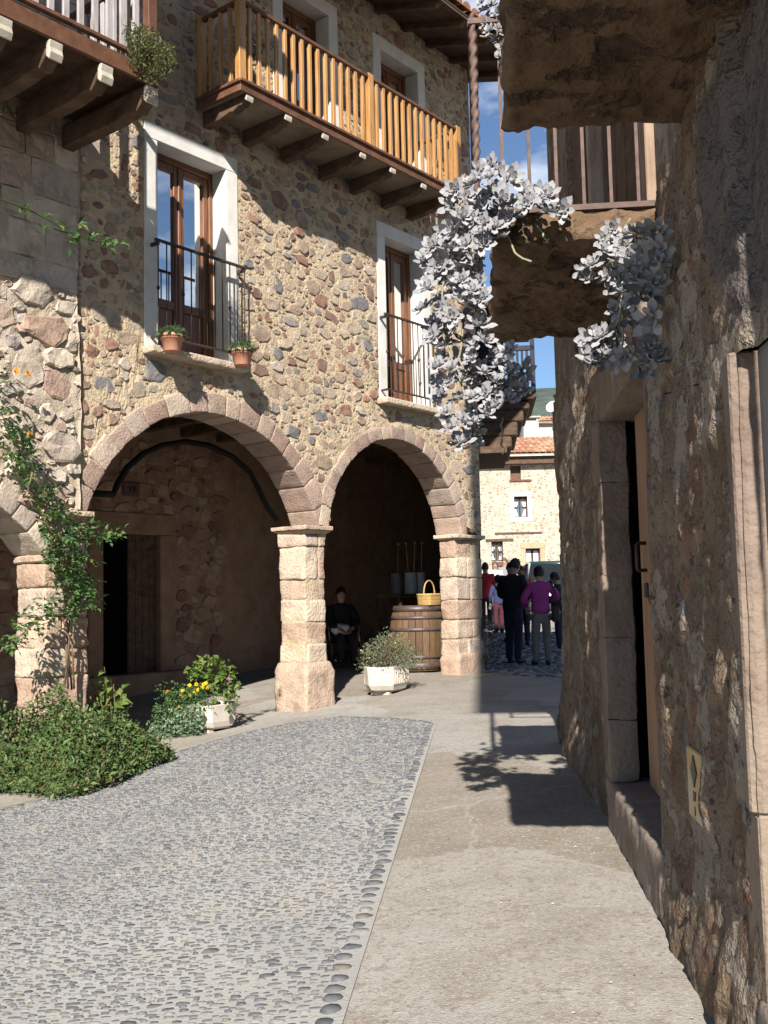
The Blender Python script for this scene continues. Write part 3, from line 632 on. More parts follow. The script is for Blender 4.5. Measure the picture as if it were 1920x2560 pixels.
# ---------------------------------------------------------------- the house on the left
HL = thing('block_stone_house', FA(-9, 0, 0), 'grey squared block house at the left edge with a dark old timber balcony', 'house')
A0 = dict(uc=-8.5, apex=2.4, R_=1.83, half=1.44)
def okL(u, z, a, c):
    return -12 < u-a and u+a < -6.66 and z-c > 1.72 and z+c < 9.6 and not in_arch(u, z-c*.6, A0, .26) and not in_arch(u+a*.6, z, A0, .24)
c0 = cut(A0, .06)
M_gmort = mat('pale_mortar', [(.36,.29,.215), (.44,.36,.27), (.48,.41,.33)], 3, .95, .8, 45, .014)
b = MB(); wall_poly(b, FA, [[(-13.5, 1.7)] + [(x, max(z, 1.7)) for x, z in c0] + [(-6.66, 1.7), (-6.64, 3.2), (-6.70, 4.4), (-6.66, 5.6), (-6.72, 9.75), (-13.5, 9.75)]], -.45, .05)
wl_l = roughen(b.build('wall', M_gmort, HL), 0, .09, .03, 6, .8); b = MB()
# coursed blocks
rr = random.Random(21); z = 4.35
while z < 9.5:
    h = rr.uniform(.12, .27) if z < 3.9 else rr.uniform(.22, .38); u = -6.68 - rr.uniform(0, .03)
    while u > -11.5:
        L_ = rr.uniform(.14, .46) if z < 3.9 else rr.uniform(.26, .62)
        cx_, cz_ = u-L_/2, z+h/2
        if not (in_arch(cx_, z, A0, .30) or in_arch(cx_+L_/2, z, A0, .30) or in_arch(cx_-L_/2, z, A0, .30)):
            p = rr.uniform(.056, .066); j = lambda: rr.uniform(-.014, .014)
            a_, c_ = L_/2-.006, h/2-.006; vs = []
            base = [(-a_,-c_),(-a_/3,-c_),(a_/3,-c_),(a_,-c_),(a_,-c_/3),(a_,c_/3),(a_,c_),(a_/3,c_),(-a_/3,c_),(-a_,c_),(-a_,c_/3),(-a_,-c_/3)]; n = 12
            for (k, hh) in ((1.0, .03), (.985, p-.004), (.93, p)):
                for (x, y) in base: vs.append(FA(cx_+x*k+j()*.5, hh+j()*.2, cz_+y*k+j()*.5))
            b.add(vs, [(r*n+(i+1) % n, r*n+i, (r+1)*n+i, (r+1)*n+(i+1) % n) for r in (0, 1) for i in range(n)] + [tuple(2*n+i for i in range(n))[::-1]], 0, False)
        u -= L_
    z += h
stones(b, FA, -11.5, -6.7, 1.75, 4.3, [(500, .11, .17), (2500, .075, .11), (6000, .045, .075), (9000, .022, .045)], okL, w=.05, hgt=(.010, .032), asp=(1.0, 2.1), gap=.008, seed=15, mi=0)
me = b.build('blocks', M_block, HL)
bmx = bmesh.new(); bmx.from_mesh(me.data); bmesh.ops.recalc_face_normals(bmx, faces=bmx.faces[:]); bmx.to_mesh(me.data); bmx.free(); roughen(me, 0, .10, .012, 10, .9)
for f in me.data.polygons: f.use_smooth = False
join_into(wl_l, me)
arch_ring('arch_ring', FA, **A0, parent=HL, ma=M_block, n=13, seed=2, w1=.062)
pier(FA, -7.06, -6.57, -.42, .06, [-.7, .22, .52, .80, 1.10, 1.38, 1.62, 1.88, 2.06], HL, M_pier, cap=(2.06, 2.14, .05), seed=12)
b = MB(); b.box(FA, (-7.09, -.44, 1.63), (-6.80, .075, 1.70)); b.build('capital', M_pier, HL, bevel=.012)
# dark timber balcony
LW = 1.40; q_ = onA(342, 192, LW); LU0, LU1, LZ = -12, q_[0], q_[2]+.20
b = MB(); b.box(FA, (LU0, .06, LZ-.09), (LU1-.02, LW-.03, LZ-.03))
for i in range(8): b.box(FA, (LU0, .08+i*.16, LZ-.028), (LU1, .08+i*.16+.155, LZ))
lb = b.build('balcony', M_wood_d, HL)
b = MB(); b.box(FA, (LU0, LW-.028, LZ-.20), (LU1, LW+.01, LZ-.032), 0); b.box(FA, (LU0, LW-.02, LZ+.002), (LU1+.02, LW+.03, LZ+.05)); b.box(FA, (LU1-.018, .06, LZ-.20), (LU1+.012, LW-.03, LZ-.032)); b.build('fascia', M_wood_b, lb, bevel=.01)
for (x, y) in ((8, 72), (118, 128), (228, 178), (338, 228)):
    u = min(onA(x, y, LW-.02)[0], LU1-.07)
    b = MB(); prof = [(.06, LZ-.43), (LW-.45, LZ-.43), (LW-.22, LZ-.40), (LW-.16, LZ-.42), (LW-.05, LZ-.33), (LW-.05, LZ-.205), (.06, LZ-.205)]
    b.prism([FA(u-.07, w, z) for w, z in prof], [FA(u+.07, w, z) for w, z in prof])
    tip = [(LW-.047, LZ-.35), (LW-.01, LZ-.38), (LW+.015, LZ-.32), (LW+.0, LZ-.27), (LW+.012, LZ-.207), (LW-.047, LZ-.207)]; b.prism([FA(u-.071, w, z) for w, z in tip], [FA(u+.071, w, z) for w, z in tip], 1); b.build('joist', [M_wood_d, M_endg], lb, bevel=.01)
u = LU1-.06
b = MB(); b.box(FA, (u-.05, LW-.09, LZ+.05), (u+.05, LW+.0, LZ+1.02)); b.prism([FA(u+x, LW-.045+y, LZ+1.021) for x, y in ((-.08,-.08), (.08,-.08), (.08,.08), (-.08,.08))], [FA(u+x*.15, LW-.045+y*.15, LZ+1.24) for x, y in ((-.08,-.08), (.08,-.08), (.08,.08), (-.08,.08))]); b.build('post', M_wood_b, lb, bevel=.004)
for i in range(26):
    q = u-.165-.152*i; b = MB(); b.box(FA, (q-.03, LW-.06, LZ+.05), (q+.03, LW-.03, LZ+.92)); b.build('baluster', M_wood_g, lb, bevel=.003)
for i in range(7):
    q = .16+.16*i; b = MB(); b.box(FA, (u-.02, q-.03, LZ+.0), (u+.02, q+.03, LZ+.92)); b.build('baluster', M_wood_g, lb, bevel=.003)
b = MB(); b.box(FA, (LU0, LW-.085, LZ+.921), (u-.052, LW-.005, LZ+.98)); b.box(FA, (u-.04, .06, LZ+.921), (u+.04, LW-.092, LZ+.98)); b.build('top_rail', M_wood_b, lb, bevel=.005)

# unseen roof of the left house, its long eave added to shade the facade
LE = [(-13.5, -.5, 10.6), (-6.55, -.5, 10.6), (-6.55, 2.25, 9.35), (-13.5, 2.25, 9.35)]
b = MB(); b.prism([FA(*p) for p in LE], [FA(u, w, z+.12) for u, w, z in LE]); b.build('roof', M_tile, HL)
# ---------------------------------------------------------------- the house on the right
def fbm(p, o=4):
    s = 0; a = 1
    for _ in range(o): s += a*NZ.noise(p); p = p*2.03; a *= .5
    return s
HB = thing('plastered_stone_house', FB(6, -.3, 0), 'shaded right hand house of worn brown plaster with two stone balcony slabs', 'house')
def stain(c, rad, col, amt, soft=.25):
    def fn(t, N, L, vec, colr, h, b):
        ge = N('ShaderNodeNewGeometry'); nz = N('ShaderNodeTexNoise'); nz.inputs['Scale'].default_value = 2.5; nz.inputs['Detail'].default_value = 8; L(ge.outputs['Position'], nz.inputs['Vector'])
        ds = N('ShaderNodeVectorMath'); ds.operation = 'DISTANCE'; L(ge.outputs['Position'], ds.inputs[0]); ds.inputs[1].default_value = c
        ma = N('ShaderNodeMath'); ma.operation = 'MULTIPLY_ADD'; L(nz.outputs['Fac'], ma.inputs[0]); ma.inputs[1].default_value = .8; L(ds.outputs['Value'], ma.inputs[2])
        mr = N('ShaderNodeMapRange'); mr.inputs[1].default_value = rad+.4-.04; mr.inputs[2].default_value = rad+.4+.04; mr.inputs[3].default_value = amt; mr.inputs[4].default_value = 0; L(ma.outputs[0], mr.inputs[0])
        mx = N('ShaderNodeMix'); mx.data_type = 'RGBA'; L(mr.outputs[0], mx.inputs[0]); L(colr, mx.inputs[6]); mx.inputs[7].default_value = (*col, 1); return mx.outputs[2], h
    return fn
M_wallB = mat('worn_brown_plaster', [(.115,.08,.05), (.205,.15,.10), (.285,.225,.165)], 2.4, .95, 1.0, 70, .02, detail=14,
   extra=chain(masked(voro_stones(5.5, [(.22,.125,.08), (.17,.125,.09), (.26,.19,.125), (.13,.115,.105), (.20,.14,.09), (.28,.22,.16)], .10, 1.2, (1, 1, 1.3)), 1.7, .47, .52), spots(2.2, .55, .59, (.18,.105,.068), .85, .5),
   spots(3.1, .53, .555, (.31,.255,.20), .9, .7), spots(7, .57, .60, (.24,.19,.14), .8, .6), spots(9, .63, .66, (.25,.105,.065), .7, .5), spots(13, .64, .67, (.15,.145,.15), .85, .6), spots(20, .63, .66, (.075,.055,.042), .85, -1.2), spots(48, .63, .68, (.06,.045,.035), .7, -.8),
   spots(1.2, .56, .66, (.235,.20,.17), .75, 0), stain(FB(2.35, 0, 2.25), .42, (.115,.10,.10), .8)))
M_slab = mat('rough_slab_stone', [(.07,.04,.022), (.12,.072,.04), (.17,.108,.064)], 2.0, .95, .9, 36, .02, detail=12, extra=chain(spots(5, .55, .61, (.045,.028,.02), .85, -1.4), spots(11, .60, .64, (.20,.14,.09), .6, .5), spots(1.6, .5, .62, (.19,.135,.085), .6), spots(22, .64, .72, (.09,.065,.05), .7, -.6)))
M_jamb = mat('red_sandstone_jamb', [(.145,.10,.078), (.20,.145,.112), (.25,.195,.155)], 3, .93, .8, 45, .012, extra=chain(spots(2.5, .5, .65, (.27,.21,.155), .7), spots(20, .6, .7, (.12,.08,.06), .6)))
D1 = (4.02, 5.38, .25, 2.10); D2 = (-4.0, 2.55, .22, 1.80)
b = MB(); ds = .022; S0, S1 = .9, 8.75
ns = int((S1-S0)/ds); nz = int(2.95/ds); vs = []
def wdep(s, z):
    p = Vector((s, 0, z))
    d = fbm(p*1.1, 3)*.022 + fbm(Vector((s*3.2, 4, z*1.4)), 4)*.016 + max(0, fbm(Vector((s*5, 9, z*2.6)), 3)-.25)*.045 + NZ.noise(Vector((s*26, 3, z*20)))*.008 + abs(NZ.noise(Vector((s*7, 13, z*5))))*.012 + max(0, fbm(Vector((s*11, 7, z*9)), 3)-.35)*.035
    if s > 5.6: d += .045*math.exp(-(max(0, z)/.35)**2)*min(1, (s-5.6)/.6) + .04*math.exp(-((s-7.6)/.6)**2-((z-.3)/.35)**2)
    if s < 4.0: d += .035*math.exp(-(max(0, z-.05)/.25)**2)
    for (a, c, z0, z1) in (D1, D2):                        # calm and flush at the dressed stone round the doors
        q = max(a-.02-s, s-c-.02, z-z1-.02, 0); k = min(1, q/.10); d *= .25+.75*k
    d -= .10*min(1, max(0, (z-2.15)/.5))*min(1, max(0, (s-3.0)/.6))*min(1, max(0, (7.6-s)/1.6))
    if s < 2.5 and z > 1.72: d = d*.4-.035
    if 3.10 < s < 3.50 and .40 < z < .80: d *= .12
    return d
for j in range(nz+1):
    for i in range(ns+1):
        s = S0+i*ds; z = -.12+j*ds; w = wdep(s, z)
        if i == ns: w -= .0
        vs.append(FB(s, w, z))
n = ns+1; fs = []
for j in range(nz):
    for i in range(ns):
        s = S0+(i+.5)*ds; z = -.12+(j+.5)*ds
        if (D1[0] < s < D1[1] and D1[2]-.3 < z < D1[3]) or (D2[0] < s < D2[1] and D2[2]-.3 < z < D2[3]): continue
        fs.append((j*n+i+1, j*n+i, (j+1)*n+i, (j+1)*n+i+1))
b.add(vs, fs, 0, True)
# far end of the wall: rough return face
e = [[FB(S1 + (0 if k == 0 else .01*fbm(Vector((k, 2, j*ds*4)), 2)), (wdep(S1, -.12+j*ds) if k == 0 else -.08*k), -.12+j*ds) for k in range(9)] for j in range(nz+1)]
b.add([p for r_ in e for p in r_], [(j*9+k, j*9+k+1, (j+1)*9+k+1, (j+1)*9+k) for j in range(nz) for k in range(8)], 0, True)
wallB = b.build('wall', M_wallB, HB)
b = MB(); b.box(FB, (-4.5, -6, 2.84), (4.25, -.13, 11.6)); b.box(FB, (4.25, -6, 4.75), (7.0, -.12, 11.6)); b.box(FB, (7.0, -6, 2.84), (8.74, -.02, 11.6)); b.box(FB, (4.25, -6, 2.84), (7, -.35, 4.75))
b.box(FB, (-4.5, -6, -.3), (.95, -.07, 2.84)); b.box(FB, (8.6, -6, -.3), (8.72, -.6, 2.84)); b.box(FB, (-4.5, -6.2, -.3), (8.74, -6, 11.6))
b.build('upper_wall', M_wallB, HB)
b = MB(); b.box(FB, (-5.85, -7, 11.6), (8.85, .86, 11.75));  # out of view; height and reach set for the shade it throws down the lane
evb = b.build('eave', M_wood_d, HB)
def rough(F, a, c, res, amp, name, ma, parent, freq=4, rnd_e=.022):
    bm = bmesh.new(); dims = [c[i]-a[i] for i in range(3)]; N_ = [max(2, int(d/res)) for d in dims]
    b = MB()
    def face(o, p, q, np_, nq, fl):
        vs = []
        for j in range(nq+1):
            for i in range(np_+1):
                v = [o[k] + p[k]*i/np_ + q[k]*j/nq for k in range(3)]
                for k in range(3):                            # round the edges
                    pass
                vv = Vector(v); cen = Vector([(a[k]+c[k])/2 for k in range(3)]); hv = Vector([d/2 for d in dims]); r_ = rnd_e
                inn = Vector([max(-hv[k]+r_, min(hv[k]-r_, vv[k]-cen[k])) for k in range(3)]); dd = vv-cen-inn
                if dd.length > 1e-6: vv = cen+inn+dd.normalized()*r_
                nv = Vector((NZ.noise(vv*freq), NZ.noise(vv*freq+Vector((9,0,0))), NZ.noise(vv*freq+Vector((0,9,0)))))*amp + (dd.normalized() if dd.length > 1e-6 else Vector())*(fbm(vv*freq*2.5, 4)*amp*.9 + max(0, fbm(vv*freq*3.3+Vector((7, 7, 7)), 3)-.3)*-amp*1.3)
                vv = vv+nv; vs.append(F(*vv))
        nn = np_+1; f = [(j*nn+i, j*nn+i+1, (j+1)*nn+i+1, (j+1)*nn+i) for j in range(nq) for i in range(np_)]
        b.add(vs, [x[::-1] for x in f] if fl else f, 0, True)
    X, Y, Z = ((dims[0], 0, 0), (0, dims[1], 0), (0, 0, dims[2]))
    A_ = Vector(a); 
    face(a, X, Y, N_[0], N_[1], True); face(A_+Vector(Z), X, Y, N_[0], N_[1], False)
    face(a, X, Z, N_[0], N_[2], False); face(A_+Vector(Y), X, Z, N_[0], N_[2], True)
    face(a, Y, Z, N_[1], N_[2], True); face(A_+Vector(X), Y, Z, N_[1], N_[2], False)
    o = b.build(name, ma, parent); bm = bmesh.new(); bm.from_mesh(o.data); bmesh.ops.remove_doubles(bm, verts=bm.verts[:], dist=.0005); bmesh.ops.recalc_face_normals(bm, faces=bm.faces[:]); bm.to_mesh(o.data); bm.free(); return o
rough(FB, (1.72, -.2, 2.63), (3.06, .545, 2.86), .016, .02, 'balcony_slab', M_slab, HB, 5)
slab2 = rough(FB, (4.16, -.3, 2.655), (5.80, .56, 2.785), .016, .02, 'balcony_slab', M_slab, HB, 5)
# iron railing of the far slab
z0, z1 = 2.815, 3.66; RW, RS0, RS1 = .62, 4.22, 5.74
b = MB(); b.box(FB, (RS0-.02, -.12, z0-.012), (RS0+.02, RW, z0+.012)); b.box(FB, (RS0, RW-.02, z0-.012), (RS1, RW+.02, z0+.012)); b.build('lower_rail', M_rust, slab2)
b = MB(); b.box(FB, (RS0-.022, -.12, z1-.012), (RS0+.022, RW+.02, z1+.012)); b.box(FB, (RS0, RW-.022, z1-.012), (RS1, RW+.022, z1+.012)); b.build('top_rail', M_rust, slab2)
for i in range(6):
    w = RW-.112*(i+1)+.004; b = MB(); b.bar(FB(RS0, w, z0), FB(RS0, w, z1), .014, .014, dB); b.build('railing_bar', M_rust, slab2)
for i in range(9):
    s = RS0+.14*(i+1); b = MB(); b.bar(FB(s, RW, z0), FB(s, RW, z1), .014, .014, dB); b.build('railing_bar', M_rust, slab2)
b = MB(); P = []; H_ = z1-z0+.14; k = 90                       # barley twist corner post
vs = []; n = 12
for i in range(k+1):
    z = z0-.1+H_*i/k; tw = i/k*H_*2*pi/.115
    for a in range(n):
        t = 2*pi*a/n; r = .0145*(1+.34*cos(2*(t-tw))); vs.append(FB(RS0+r*cos(t), RW+r*sin(t), z))
b.add(vs, [(i*n+a, i*n+(a+1) % n, (i+1)*n+(a+1) % n, (i+1)*n+a) for i in range(k) for a in range(n)] + [tuple(range(n))[::-1], tuple(k*n+a for a in range(n))], 0, True)
tp = b.build('twisted_post', M_rust, slab2); bm = bmesh.new(); bm.from_mesh(tp.data); bmesh.ops.recalc_face_normals(bm, faces=bm.faces[:]); bm.to_mesh(tp.data); bm.free()
# the old wooden doors over the far slab
b = MB()
for i in range(7): b.box(FB, (5.0+i*.18, -.2-.005*(i % 2), 2.82), (5.175+i*.18, -.17-.005*(i % 2), 4.72))
sh = b.build('balcony_door', M_wood_d, HB, bevel=.004)
M_wpost = mat('weathered_post_wood', [(.20,.13,.085), (.33,.235,.165), (.42,.32,.24)], 3, .9, .5, 40, .006, stretch=(4, 4, .8))
for a_ in ((4.26, 4.42), (6.30, 6.42)): b = MB(); b.box(FB, (a_[0], -.34, 2.82), (a_[1], -.09, 4.74)); b.build('door_post', M_wpost, sh, bevel=.006)
b = MB(); b.box(FB, (6.42, -.125, 2.84), (7.9, -.06, 4.9)); b.build('shutter', M_wood_d, HB, bevel=.006)
b = MB(); b.bar(FB(6.3, .02, 3.55), FB(6.3, .42, 3.55), .03, .03, ZV); b.bar(FB(6.3, .42, 3.55), FB(6.3, .42, 2.9), .025, .025, dB); b.bar(FB(6.3, .02, 2.9), FB(6.3, .44, 2.9), .025, .025, ZV); b.build('iron_bracket', M_iron, HB)
# door with its stone frame and step
b = MB(); rr = random.Random(5); z = .25
for z_a, z_c in zip((.25, .56, .98, 1.30, 1.78), (.56, .98, 1.30, 1.78, 2.10)):
    b.box(FB, (D1[1], -.12, z_a+.0008), (D1[1]+.16+rr.uniform(0, .1), .022+rr.uniform(-.006, .01), z_c-.0008))
df = roughen(b.build('door_frame', M_jamb, HB), .006, .06, .012, 7, .8)
b = MB(); b.box(FB, (D1[0]-.05, -.14, .25), (D1[0]+.001, .0, 2.10)); b.build('door_jamb', M_jamb, df)
b = MB(); b.box(FB, (D1[0]-.10, -.42, 2.10), (D1[1]+.12, .016, 2.34)); roughen(b.build('lintel', M_jamb, df), .02, .07, .012, 8)
rough(FB, (3.88, -.42, -.2), (5.58, .035, .248), .03, .008, 'door_step', mat('grey_step_stone', [(.16,.125,.10), (.24,.19,.155), (.31,.26,.21)], 4, .92, .7, 60, .008), HB, 6, .02)
M_ldoor = mat('sunbleached_door_wood', [(.22,.115,.065), (.31,.175,.10), (.38,.24,.15)], 3, .7, .3, 60, .004, stretch=(5, 5, .6), extra=spots(3, .5, .7, (.45,.36,.27), .5, 0, (4, 4, .5)))
LF0, LF1, LD = 4.03, 5.20, -.135
b = MB(); 
for i in range(6): b.box(FB, (LF0+(LF1-LF0)*i/6+.002, LD-.045, .262), (LF0+(LF1-LF0)*(i+1)/6-.002, LD-.004*(i % 2), 2.09))
dl = b.build('door_leaf', M_ldoor, HB, bevel=.004)
hx = 4.98
b = MB(); b.tube([FB(hx, LD-.01, 1.44), FB(hx, LD+.04, 1.44), FB(hx-.02, LD+.048, 1.43), FB(hx-.02, LD+.048, 1.32), FB(hx, LD+.04, 1.31), FB(hx, LD-.01, 1.31)], .009, 8); b.build('handle', M_iron, dl)
b = MB(); b.box(FB, (hx-.03, LD, 1.18), (hx+.03, LD+.014, 1.25)); b.build('lock', M_iron, dl, bevel=.004)
b = MB(); b.box(FB, (3.6, -1.6, .0), (5.8, -1.55, 2.6)); b.box(FB, (3.6, -1.55, .24), (5.8, -.43, .25)); b.build('black_backing', M_dark, HB)  # near-black back and floor paint the unlit depth of the door gap
# near doorway
b = MB(); b.box(FB, (D2[0]-.2, -.2, D2[2]), (D2[1]-.002, -.052, D2[3])); nd = b.build('near_door', mat('grey_weathered_door', [(.13,.115,.115), (.20,.175,.17), (.25,.21,.19)], 3, .85, .4, 60, .005, stretch=(3, 3, .7)), HB)
FR = ((D2[1], -.05), (D2[1]+.002, -.012), (D2[1]+.018, .018), (D2[1]+.15, .004), (D2[1]+.15, -.3), (D2[1], -.3))
b = MB(); b.prism([FB(s, w, .66) for s, w in FR], [FB(s, w, 1.80) for s, w in FR]); b.box(FB, (D2[1], -.3, .2), (D2[1]+.15, .004, .658)); b.build('door_frame', M_jamb, nd, bevel=.006)
b = MB(); b.box(FB, (D2[0]-.1, -.3, D2[3]), (D2[1]-.003, -.09, D2[3]+.10)); b.build('lintel', mat('ochre_lintel', [(.34,.21,.085), (.45,.30,.14), (.50,.36,.19)], 4, .9, .5, 40, .01), nd, bevel=.012)
rough(FB, (D2[0]-.2, -.3, -.2), (2.60, .02, .22), .03, .006, 'door_step', bpy.data.materials['grey_step_stone'], HB, 6, .015)
# iron pins left in the wall
for (s, z, L_) in ((3.43, 1.87, .03), (2.95, 1.80, .03), (3.35, 1.02, .02)):
    b = MB(); b.bar(FB(s, -.02, z), FB(s-.02, L_, z-.008), .004, .004, ZV); b.build('wall_pin', M_iron, HB)
# small enamel plate with a black diamond
sp = thing('utility_plate', FB(3.29, .03, .50), 'small rusty cream plate with a black diamond, set low on the shaded wall', 'sign')
M_cream = mat('rusty_enamel', [(.50,.27,.07), (.52,.40,.20), (.55,.46,.27)], 9, .6, .2, 60, .002, extra=spots(7, .5, .62, (.50,.46,.38), .8))
PD = .010
b = MB(); b.box(FB, (3.19, -.02, .49), (3.40, PD, .71)); b.build('plate', M_cream, sp, bevel=.004)
b = MB(); c0 = (3.285, .645); b.prism([FB(c0[0]+x, PD+.001, c0[1]+z) for x, z in ((-.045, 0), (0, -.05), (.045, 0), (0, .05))], [FB(c0[0]+x, PD+.004, c0[1]+z) for x, z in ((-.045, 0), (0, -.05), (.045, 0), (0, .05))]); dm = b.build('diamond', mat('plate_black', [(.02,.02,.022), (.04,.04,.05)], 8, .4, 0), sp)
bm = bmesh.new(); bm.from_mesh(dm.data); bmesh.ops.recalc_face_normals(bm, faces=bm.faces[:]); bm.to_mesh(dm.data); bm.free()
text("17", .045, FB(3.29, PD+.002, .565), -dB, ZV, bpy.data.materials['plate_black'], sp, .001); text("1", .04, FB(3.29, PD+.002, .52), -dB, ZV, bpy.data.materials['plate_black'], sp, .001)
# ---------------------------------------------------------------- beyond the corner
# house along the lane with a dark jettied balcony
lv = Vector((sin(R(5.25)), cos(R(5.25)), 0)); ln = Vector((cos(R(5.25)), -sin(R(5.25)), 0)); PL = FA(6.15, -3.68, 0)
def FL(s, w, z): return PL + lv*s + ln*w + ZV*z
HC = thing('lane_house', FL(2, -1, 0), 'shaded house past the arcade corner with a dark stepped balcony over the lane', 'house')
b = MB(); b.box(FL, (-.35, -4, -.5), (6, -.02, 7.0)); b.build('wall', M_inner, HC)
BB = FL(0, 0, 0)
bx = 21.5
def pl_(x, y): return atY(x, y, bx)
q0 = pl_(1046, 856); q1 = pl_(1158, 852)
WB = (q1-q0).length; zf = q0.z
def FC(s, w, z): return Vector((q0.x, bx, 0)) + ln*w + lv*s + ZV*z
b = MB(); b.box(FC, (0, -.3, zf-.06), (2.4, WB, zf+.02)); b.box(FC, (-.05, -.3, zf-.10), (2.4, WB-.05, zf-.062)); lbx = b.build('balcony', M_wood_d, HC, bevel=.01)
b = MB()
for i, (f, dz) in enumerate(((.86, .30), (.74, .55), (.62, .85), (.50, 1.10))):
    b.box(FC, (.05, -.3, zf-dz), (2.3, WB*f, zf-(.102 if i == 0 else (.30, .55, .85)[i-1]-.0)-.003))
b.build('stepped_corbel', M_wood_d, lbx, bevel=.03)
b = MB()
for w in (.02, WB*.5, WB-.10): b.box(FC, (.02, w, zf+.02), (.12, w+.09, zf+1.7))
b.box(FC, (.02, 0, zf+.95), (.1, WB-.02, zf+1.05)); b.box(FC, (.0, -.2, zf+1.7), (2.4, WB, zf+1.85))
for i in range(9): b.box(FC, (.04, .1+i*(WB-.2)/9, zf+.02), (.07, .1+i*(WB-.2)/9+.05, zf+.95))
b.box(FC, (2.2, -.2, zf+.02), (2.3, WB*.45, zf+1.7)); b.build('railing', mat('dark_blue_wood', [(.02,.022,.035), (.035,.038,.055)], 4, .7, .2), lbx)
b = MB(); b.box(FC, (-.3, -.9, zf+1.85), (2.8, WB+.05, zf+1.95)); b.build('roof_beam', M_wood_d, HC, bevel=.01)
b = MB(); b.box(FC, (-.3, -1.2, zf-1.25), (2.3, WB*.40, zf-1.103)); b.build('beam', M_wood_d, HC, bevel=.01)
# far house facing the square
Y0 = 41.0
HF = thing('far_house', Vector((4, Y0, g(4, Y0))), 'sunlit pale rubble house facing the square at the end of the lane', 'house')
M_far = mat('pale_rubble', [(.36,.31,.235), (.43,.375,.29), (.47,.42,.335)], 3, .95, .6, 30, .02, extra=voro_stones(7.5, [(.50,.44,.34), (.30,.22,.16), (.42,.34,.26), (.26,.20,.16), (.54,.47,.37), (.36,.27,.19), (.50,.42,.32), (.22,.19,.17)], .17, 1.0))
def F0(x, d, z): return Vector((x, Y0-d, z))
def fx(x): return atY(x, 1200, Y0).x
def fz(x, y): return atY(x, y, Y0).z
ze = fz(1160, 1003); zb = g(4, Y0)-.3
wa = (fx(1108), fx(1131), fz(1120, 1036), ze-.03); wm = (fx(1114), fx(1143), fz(1128, 1117), fz(1128, 1072)); wl_ = (fx(1062), fx(1087), fz(1075, 1212), fz(1075, 1170)); wr_ = (fx(1136), fx(1167), zb, fz(1150, 1185))
loops = [[(-1, zb), (wr_[0], zb), (wr_[0], wr_[3]), (wr_[1], wr_[3]), (wr_[1], zb), (15, zb), (15, ze), (-1, ze)]] + [[(a, z0), (c, z0), (c, z1), (a, z1)] for a, c, z0, z1 in (wa, wm, wl_)]
b = MB(); wall_poly(b, F0, loops, -.5, 0); b.build('wall', M_far, HF)
M_whitewash = M_plaster
b = MB(); a, c, z0, z1 = wm; e = .17
b.box(F0, (a-e, -.2, z0-e), (a, .02, z1+e)); b.box(F0, (c, -.2, z0-e), (c+e, .02, z1+e)); b.box(F0, (a, -.2, z1), (c, .02, z1+e)); b.box(F0, (a, -.2, z0-e), (c, .02, z0)); sw = b.build('window_surround', M_plaster, HF)
M_curt = mat('white_curtain', [(.72,.72,.74), (.80,.80,.80)], 6, .8, .1)
def farwin(win, parent, grid=True):
    a, c, z0, z1 = win; b = MB(); b.box(F0, (a, -.32, z0), (c, -.28, z1)); w_ = b.build('pane', M_glass, parent)
    b = MB()
    for sgn in (0, 1):
        x0, x1 = (a+.02, (a+c)/2-.02) if sgn == 0 else (c-.02, (a+c)/2+.02)
        P_ = [(x0, z1-.05), (x1, z1-.05), (x0+(x1-x0)*.35, z0+(z1-z0)*.4), (x0+(x1-x0)*.75, z0+.06), (x0, z0+.06)]
        b.prism([F0(x, -.262, z) for x, z in P_], [F0(x, -.274, z) for x, z in P_])
    cu = b.build('curtain', M_curt, w_)
    b = MB(); b.box(F0, (a, -.25, z0), (a+.04, -.18, z1)); b.box(F0, (c-.04, -.25, z0), (c, -.18, z1)); b.box(F0, ((a+c)/2-.02, -.25, z0), ((a+c)/2+.02, -.18, z1)); b.box(F0, (a, -.245, (z0+z1)/2-.02), (c, -.185, (z0+z1)/2+.02)); b.box(F0, (a, -.25, z1-.08), (c, -.17, z1)); b.build('frame', M_wood_d, w_)
    return w_
farwin(wm, HF); farwin(wl_, HF)
b = MB(); a, c, z0, z1 = wl_
for i in range(1, 5): b.bar(F0(a+(c-a)*i/5, -.05, z0), F0(a+(c-a)*i/5, -.05, z1), .02, .02, ZV.cross(dA))
b.box(F0, (a, -.06, (z0+z1)/2), (c, -.04, (z0+z1)/2+.02)); b.build('window_grille', M_iron, HF)
b = MB(); b.box(F0, (a-.22, -.2, z1+.002), (c+.42, .03, z1+.11)); b.build('lintel', M_wood_d, HF, bevel=.01)
a, c, z0, z1 = wr_; b = MB(); b.box(F0, (a, -.3, z0), (c, -.25, z1)); dr = b.build('door', M_wood_d, HF)
b = MB(); hz = z1-.52; b.box(F0, (a+.05, -.249, hz), ((a+c)/2-.05, -.24, z1-.07)); b.box(F0, ((a+c)/2+.05, -.249, hz), (c-.05, -.24, z1-.07)); b.build('curtained_pane', M_curt, dr)
b = MB(); b.box(F0, (a-.18, -.24, z0), (a-.002, .025, z1)); b.box(F0, (c+.002, -.24, z0), (c+.18, .025, z1)); b.box(F0, (a-.2, -.24, z1+.003), (c+.2, .028, z1+.24)); b.build('door_frame', mat('tan_dressed_stone', [(.38,.27,.17), (.47,.35,.23)], 3, .9, .4), dr, bevel=.015)
a, c, z0, z1 = wa; b = MB(); b.box(F0, (a, -.2, z0), (c, -.15, z1)); b.build('shutter', M_wood_b, HF)
b = MB(); b.box(F0, (a-.05, -.1, z0-.07), (c+.4, .06, z0-.002)); b.build('sill', M_wood_b, HF)
